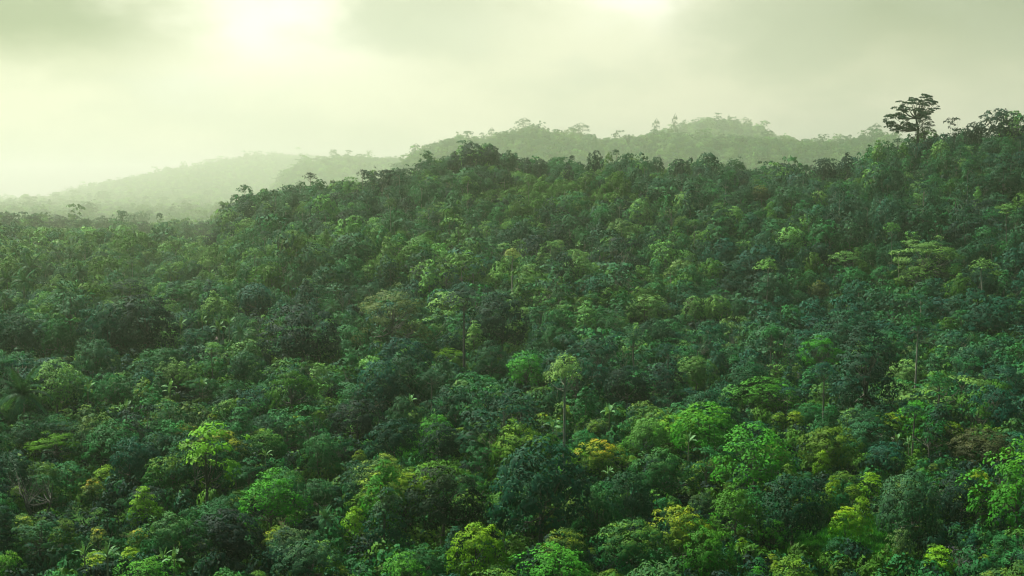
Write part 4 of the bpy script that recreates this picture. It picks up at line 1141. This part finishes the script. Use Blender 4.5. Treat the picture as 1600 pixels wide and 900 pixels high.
# ------------------------------------------------------------------ scatter objects: the rest of the forest, the undergrowth, the grass
def scatter(name, label, protos, rows):
    """protos: list of (mesh builder) objects; rows: (x,y,z, proto, sx,sz, yaw, r,g,b,tip, squeeze)"""
    rows = np.array(rows, float)
    me = bpy.data.meshes.new(name)
    me.vertices.add(len(rows)); me.vertices.foreach_set('co', np.ascontiguousarray(rows[:, :3], np.float32).ravel())
    def att(nm, ty, arr, key='value'):
        a = me.attributes.new(nm, ty, 'POINT'); a.data.foreach_set(key, np.ascontiguousarray(arr).ravel())
    att('proto', 'INT', rows[:, 3].astype(np.int32))
    att('size', 'FLOAT_VECTOR', np.stack([rows[:, 4] * rows[:, 11], rows[:, 4] / rows[:, 11], rows[:, 5]], 1).astype(np.float32), 'vector')
    z0 = np.zeros(len(rows), np.float32)
    att('turn', 'FLOAT_VECTOR', np.stack([z0, z0, rows[:, 6].astype(np.float32)], 1), 'vector')
    att('tint', 'FLOAT_COLOR', rows[:, 7:11].astype(np.float32), 'color')
    ob = bpy.data.objects.new(name, me); COL.objects.link(ob)
    ob['kind'] = 'stuff'; ob['label'] = label
    ng = bpy.data.node_groups.new(name + "_scatter", 'GeometryNodeTree')
    ng.interface.new_socket('Geometry', in_out='INPUT', socket_type='NodeSocketGeometry')
    ng.interface.new_socket('Geometry', in_out='OUTPUT', socket_type='NodeSocketGeometry')
    N = ng.nodes; Lk = ng.links
    gi = N.new('NodeGroupInput'); go_ = N.new('NodeGroupOutput'); jn = N.new('GeometryNodeJoinGeometry')
    def named(nm, ty):
        a = N.new('GeometryNodeInputNamedAttribute'); a.data_type = ty; a.inputs['Name'].default_value = nm
        return a.outputs['Attribute']
    pr, sz, tu = named('proto', 'INT'), named('size', 'FLOAT_VECTOR'), named('turn', 'FLOAT_VECTOR')
    for i, po in enumerate(protos):
        oi = N.new('GeometryNodeObjectInfo'); oi.inputs['Object'].default_value = po; oi.inputs['As Instance'].default_value = False
        cp = N.new('FunctionNodeCompare'); cp.data_type = 'INT'; cp.operation = 'EQUAL'
        ints = [s_ for s_ in cp.inputs if s_.type == 'INT']
        Lk.new(pr, ints[0]); ints[1].default_value = i
        ip = N.new('GeometryNodeInstanceOnPoints')
        Lk.new(gi.outputs[0], ip.inputs['Points']); Lk.new(cp.outputs[0], ip.inputs['Selection']); Lk.new(oi.outputs['Geometry'], ip.inputs['Instance'])
        Lk.new(tu, ip.inputs['Rotation']); Lk.new(sz, ip.inputs['Scale'])
        Lk.new(ip.outputs[0], jn.inputs[0])
    Lk.new(jn.outputs[0], go_.inputs[0])
    md = ob.modifiers.new('scatter', 'NODES'); md.node_group = ng
    return ob

PO = {}
def proto_object(kind, var, lod):
    key = (kind, var, lod)
    if key not in PO:
        V, Q, va, ti, tv, tq, sn = get_proto(kind, var, lod)
        VV = np.concatenate([V, tv]); QQ = np.concatenate([Q, tq + len(V)])
        z = np.zeros(len(tq))
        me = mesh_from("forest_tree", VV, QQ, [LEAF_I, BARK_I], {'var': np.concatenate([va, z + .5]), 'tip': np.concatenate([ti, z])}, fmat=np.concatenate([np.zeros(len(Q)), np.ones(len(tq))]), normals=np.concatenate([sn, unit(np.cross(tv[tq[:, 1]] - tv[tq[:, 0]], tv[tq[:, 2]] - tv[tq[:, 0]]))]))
        PO[key] = (len(PO), bpy.data.objects.new("forest_tree", me))     # never linked: only read by the scatter
    return PO[key][0]
rows = []
for t in mass:
    lod = 'hi' if t['dep'] < 215 else 'mid' if t['dep'] < 600 else 'lo'
    pi = proto_object(t['kind'], t['var'], lod)
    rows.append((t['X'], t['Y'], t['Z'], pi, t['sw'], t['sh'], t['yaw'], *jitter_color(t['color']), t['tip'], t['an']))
scatter('forest', 'dense tropical forest covering the slope and the hazy ridges behind', [v[1] for v in sorted(PO.values(), key=lambda v: v[0])], rows)

# undergrowth
PO = {}
rows = []
for Y0 in np.arange(95, 640, 2.0):
    wdt = (1800 / F) * Y0
    for _ in range(int(wdt / (1.9 if Y0 < 300 else 3.6))):
        X = (rng.random() - 0.5) * wdt; Y = Y0 + rng.random() * 2
        gz = float(ground(X, Y)) - 0.25
        px, py, dep = project(X, Y, gz)
        if hidden(px, py - 8, Y): continue
        inopen = any(((px - a) / c_) ** 2 + ((py - b - 12) / (d_ + 14)) ** 2 < 1 for (a, b, c_, d_) in OPEN)
        s = rng.uniform(0.5, 1.3) * (0.32 if inopen else 1.0)
        if inopen and rng.random() < 0.4: continue
        inscrub = any(((px - a) / c_) ** 2 + ((py - b) / d_) ** 2 < 1 for (a, b, c_, d_) in SCRUB)
        c = jitter_color('bright green' if inopen else ('olive green' if inscrub else ('dark green', 'deep green', 'olive green', 'mid-green')[int(rng.integers(4))]))
        rows.append((X, Y, gz, proto_object('bush', int(rng.integers(4)), 'mid' if Y < 260 else 'lo'), s, s * rng.uniform(0.8, 1.6), rng.random() * 6.28, *c, 0.0, rng.uniform(.8, 1.25)))
scatter('undergrowth', 'low green undergrowth filling the ground between the trees', [v[1] for v in sorted(PO.values(), key=lambda v: v[0])], rows)
print('undergrowth', len(rows))

# grass of the clearings
def tuft():
    R = np.random.default_rng(2); V, Q = [], []
    for i in range(70):
        w = R.random() * 6.28; r = R.random() ** 0.5 * 0.9; h = R.uniform(0.25, 0.6)
        p = np.array([r * math.cos(w), r * math.sin(w), -0.05]); d = np.array([R.normal() * 0.2, R.normal() * 0.2, h]); s_ = np.array([-math.sin(w), math.cos(w), 0]) * 0.03
        b = len(V); V += [p - s_, p + s_, p + d * 0.7 + s_ * 0.6, p + d]; Q.append((b, b + 1, b + 2, b + 3))
    V = np.array(V); Q = np.array(Q)
    return bpy.data.objects.new("grass_tuft", mesh_from("grass_tuft", V, Q, [LEAF_I], {'var': R.random(len(Q)), 'tip': np.zeros(len(Q))}))
rows = []
for (a, b, c_, d_) in OPEN:
    for Y in np.arange(108, 300, 0.4):
        for _ in range(14):
            px = a + c_ * 1.2 * (rng.random() * 2 - 1)
            X = (px - 800) / F * Y; gz = float(ground(X, Y)); x_, y_, dep = project(X, Y, gz)
            if ((x_ - a) / (c_ * 1.2)) ** 2 + ((y_ - b - 12) / (d_ * 1.2 + 14)) ** 2 < 1:
                s = rng.uniform(0.7, 1.4)
                rows.append((X, Y + rng.random() * 0.3, gz, 0, s, s * (0.7 + 0.6 * (math.sin(Y * 1.9) > 0.2)), rng.random() * 6.28, *jitter_color('bright green' if rng.random() < .6 else 'mid-green'), 0.0, 1.0))
scatter('grass', 'bright green grass of the small clearings', [tuft()], rows)
print('grass', len(rows), 'objects', len(bpy.data.objects))
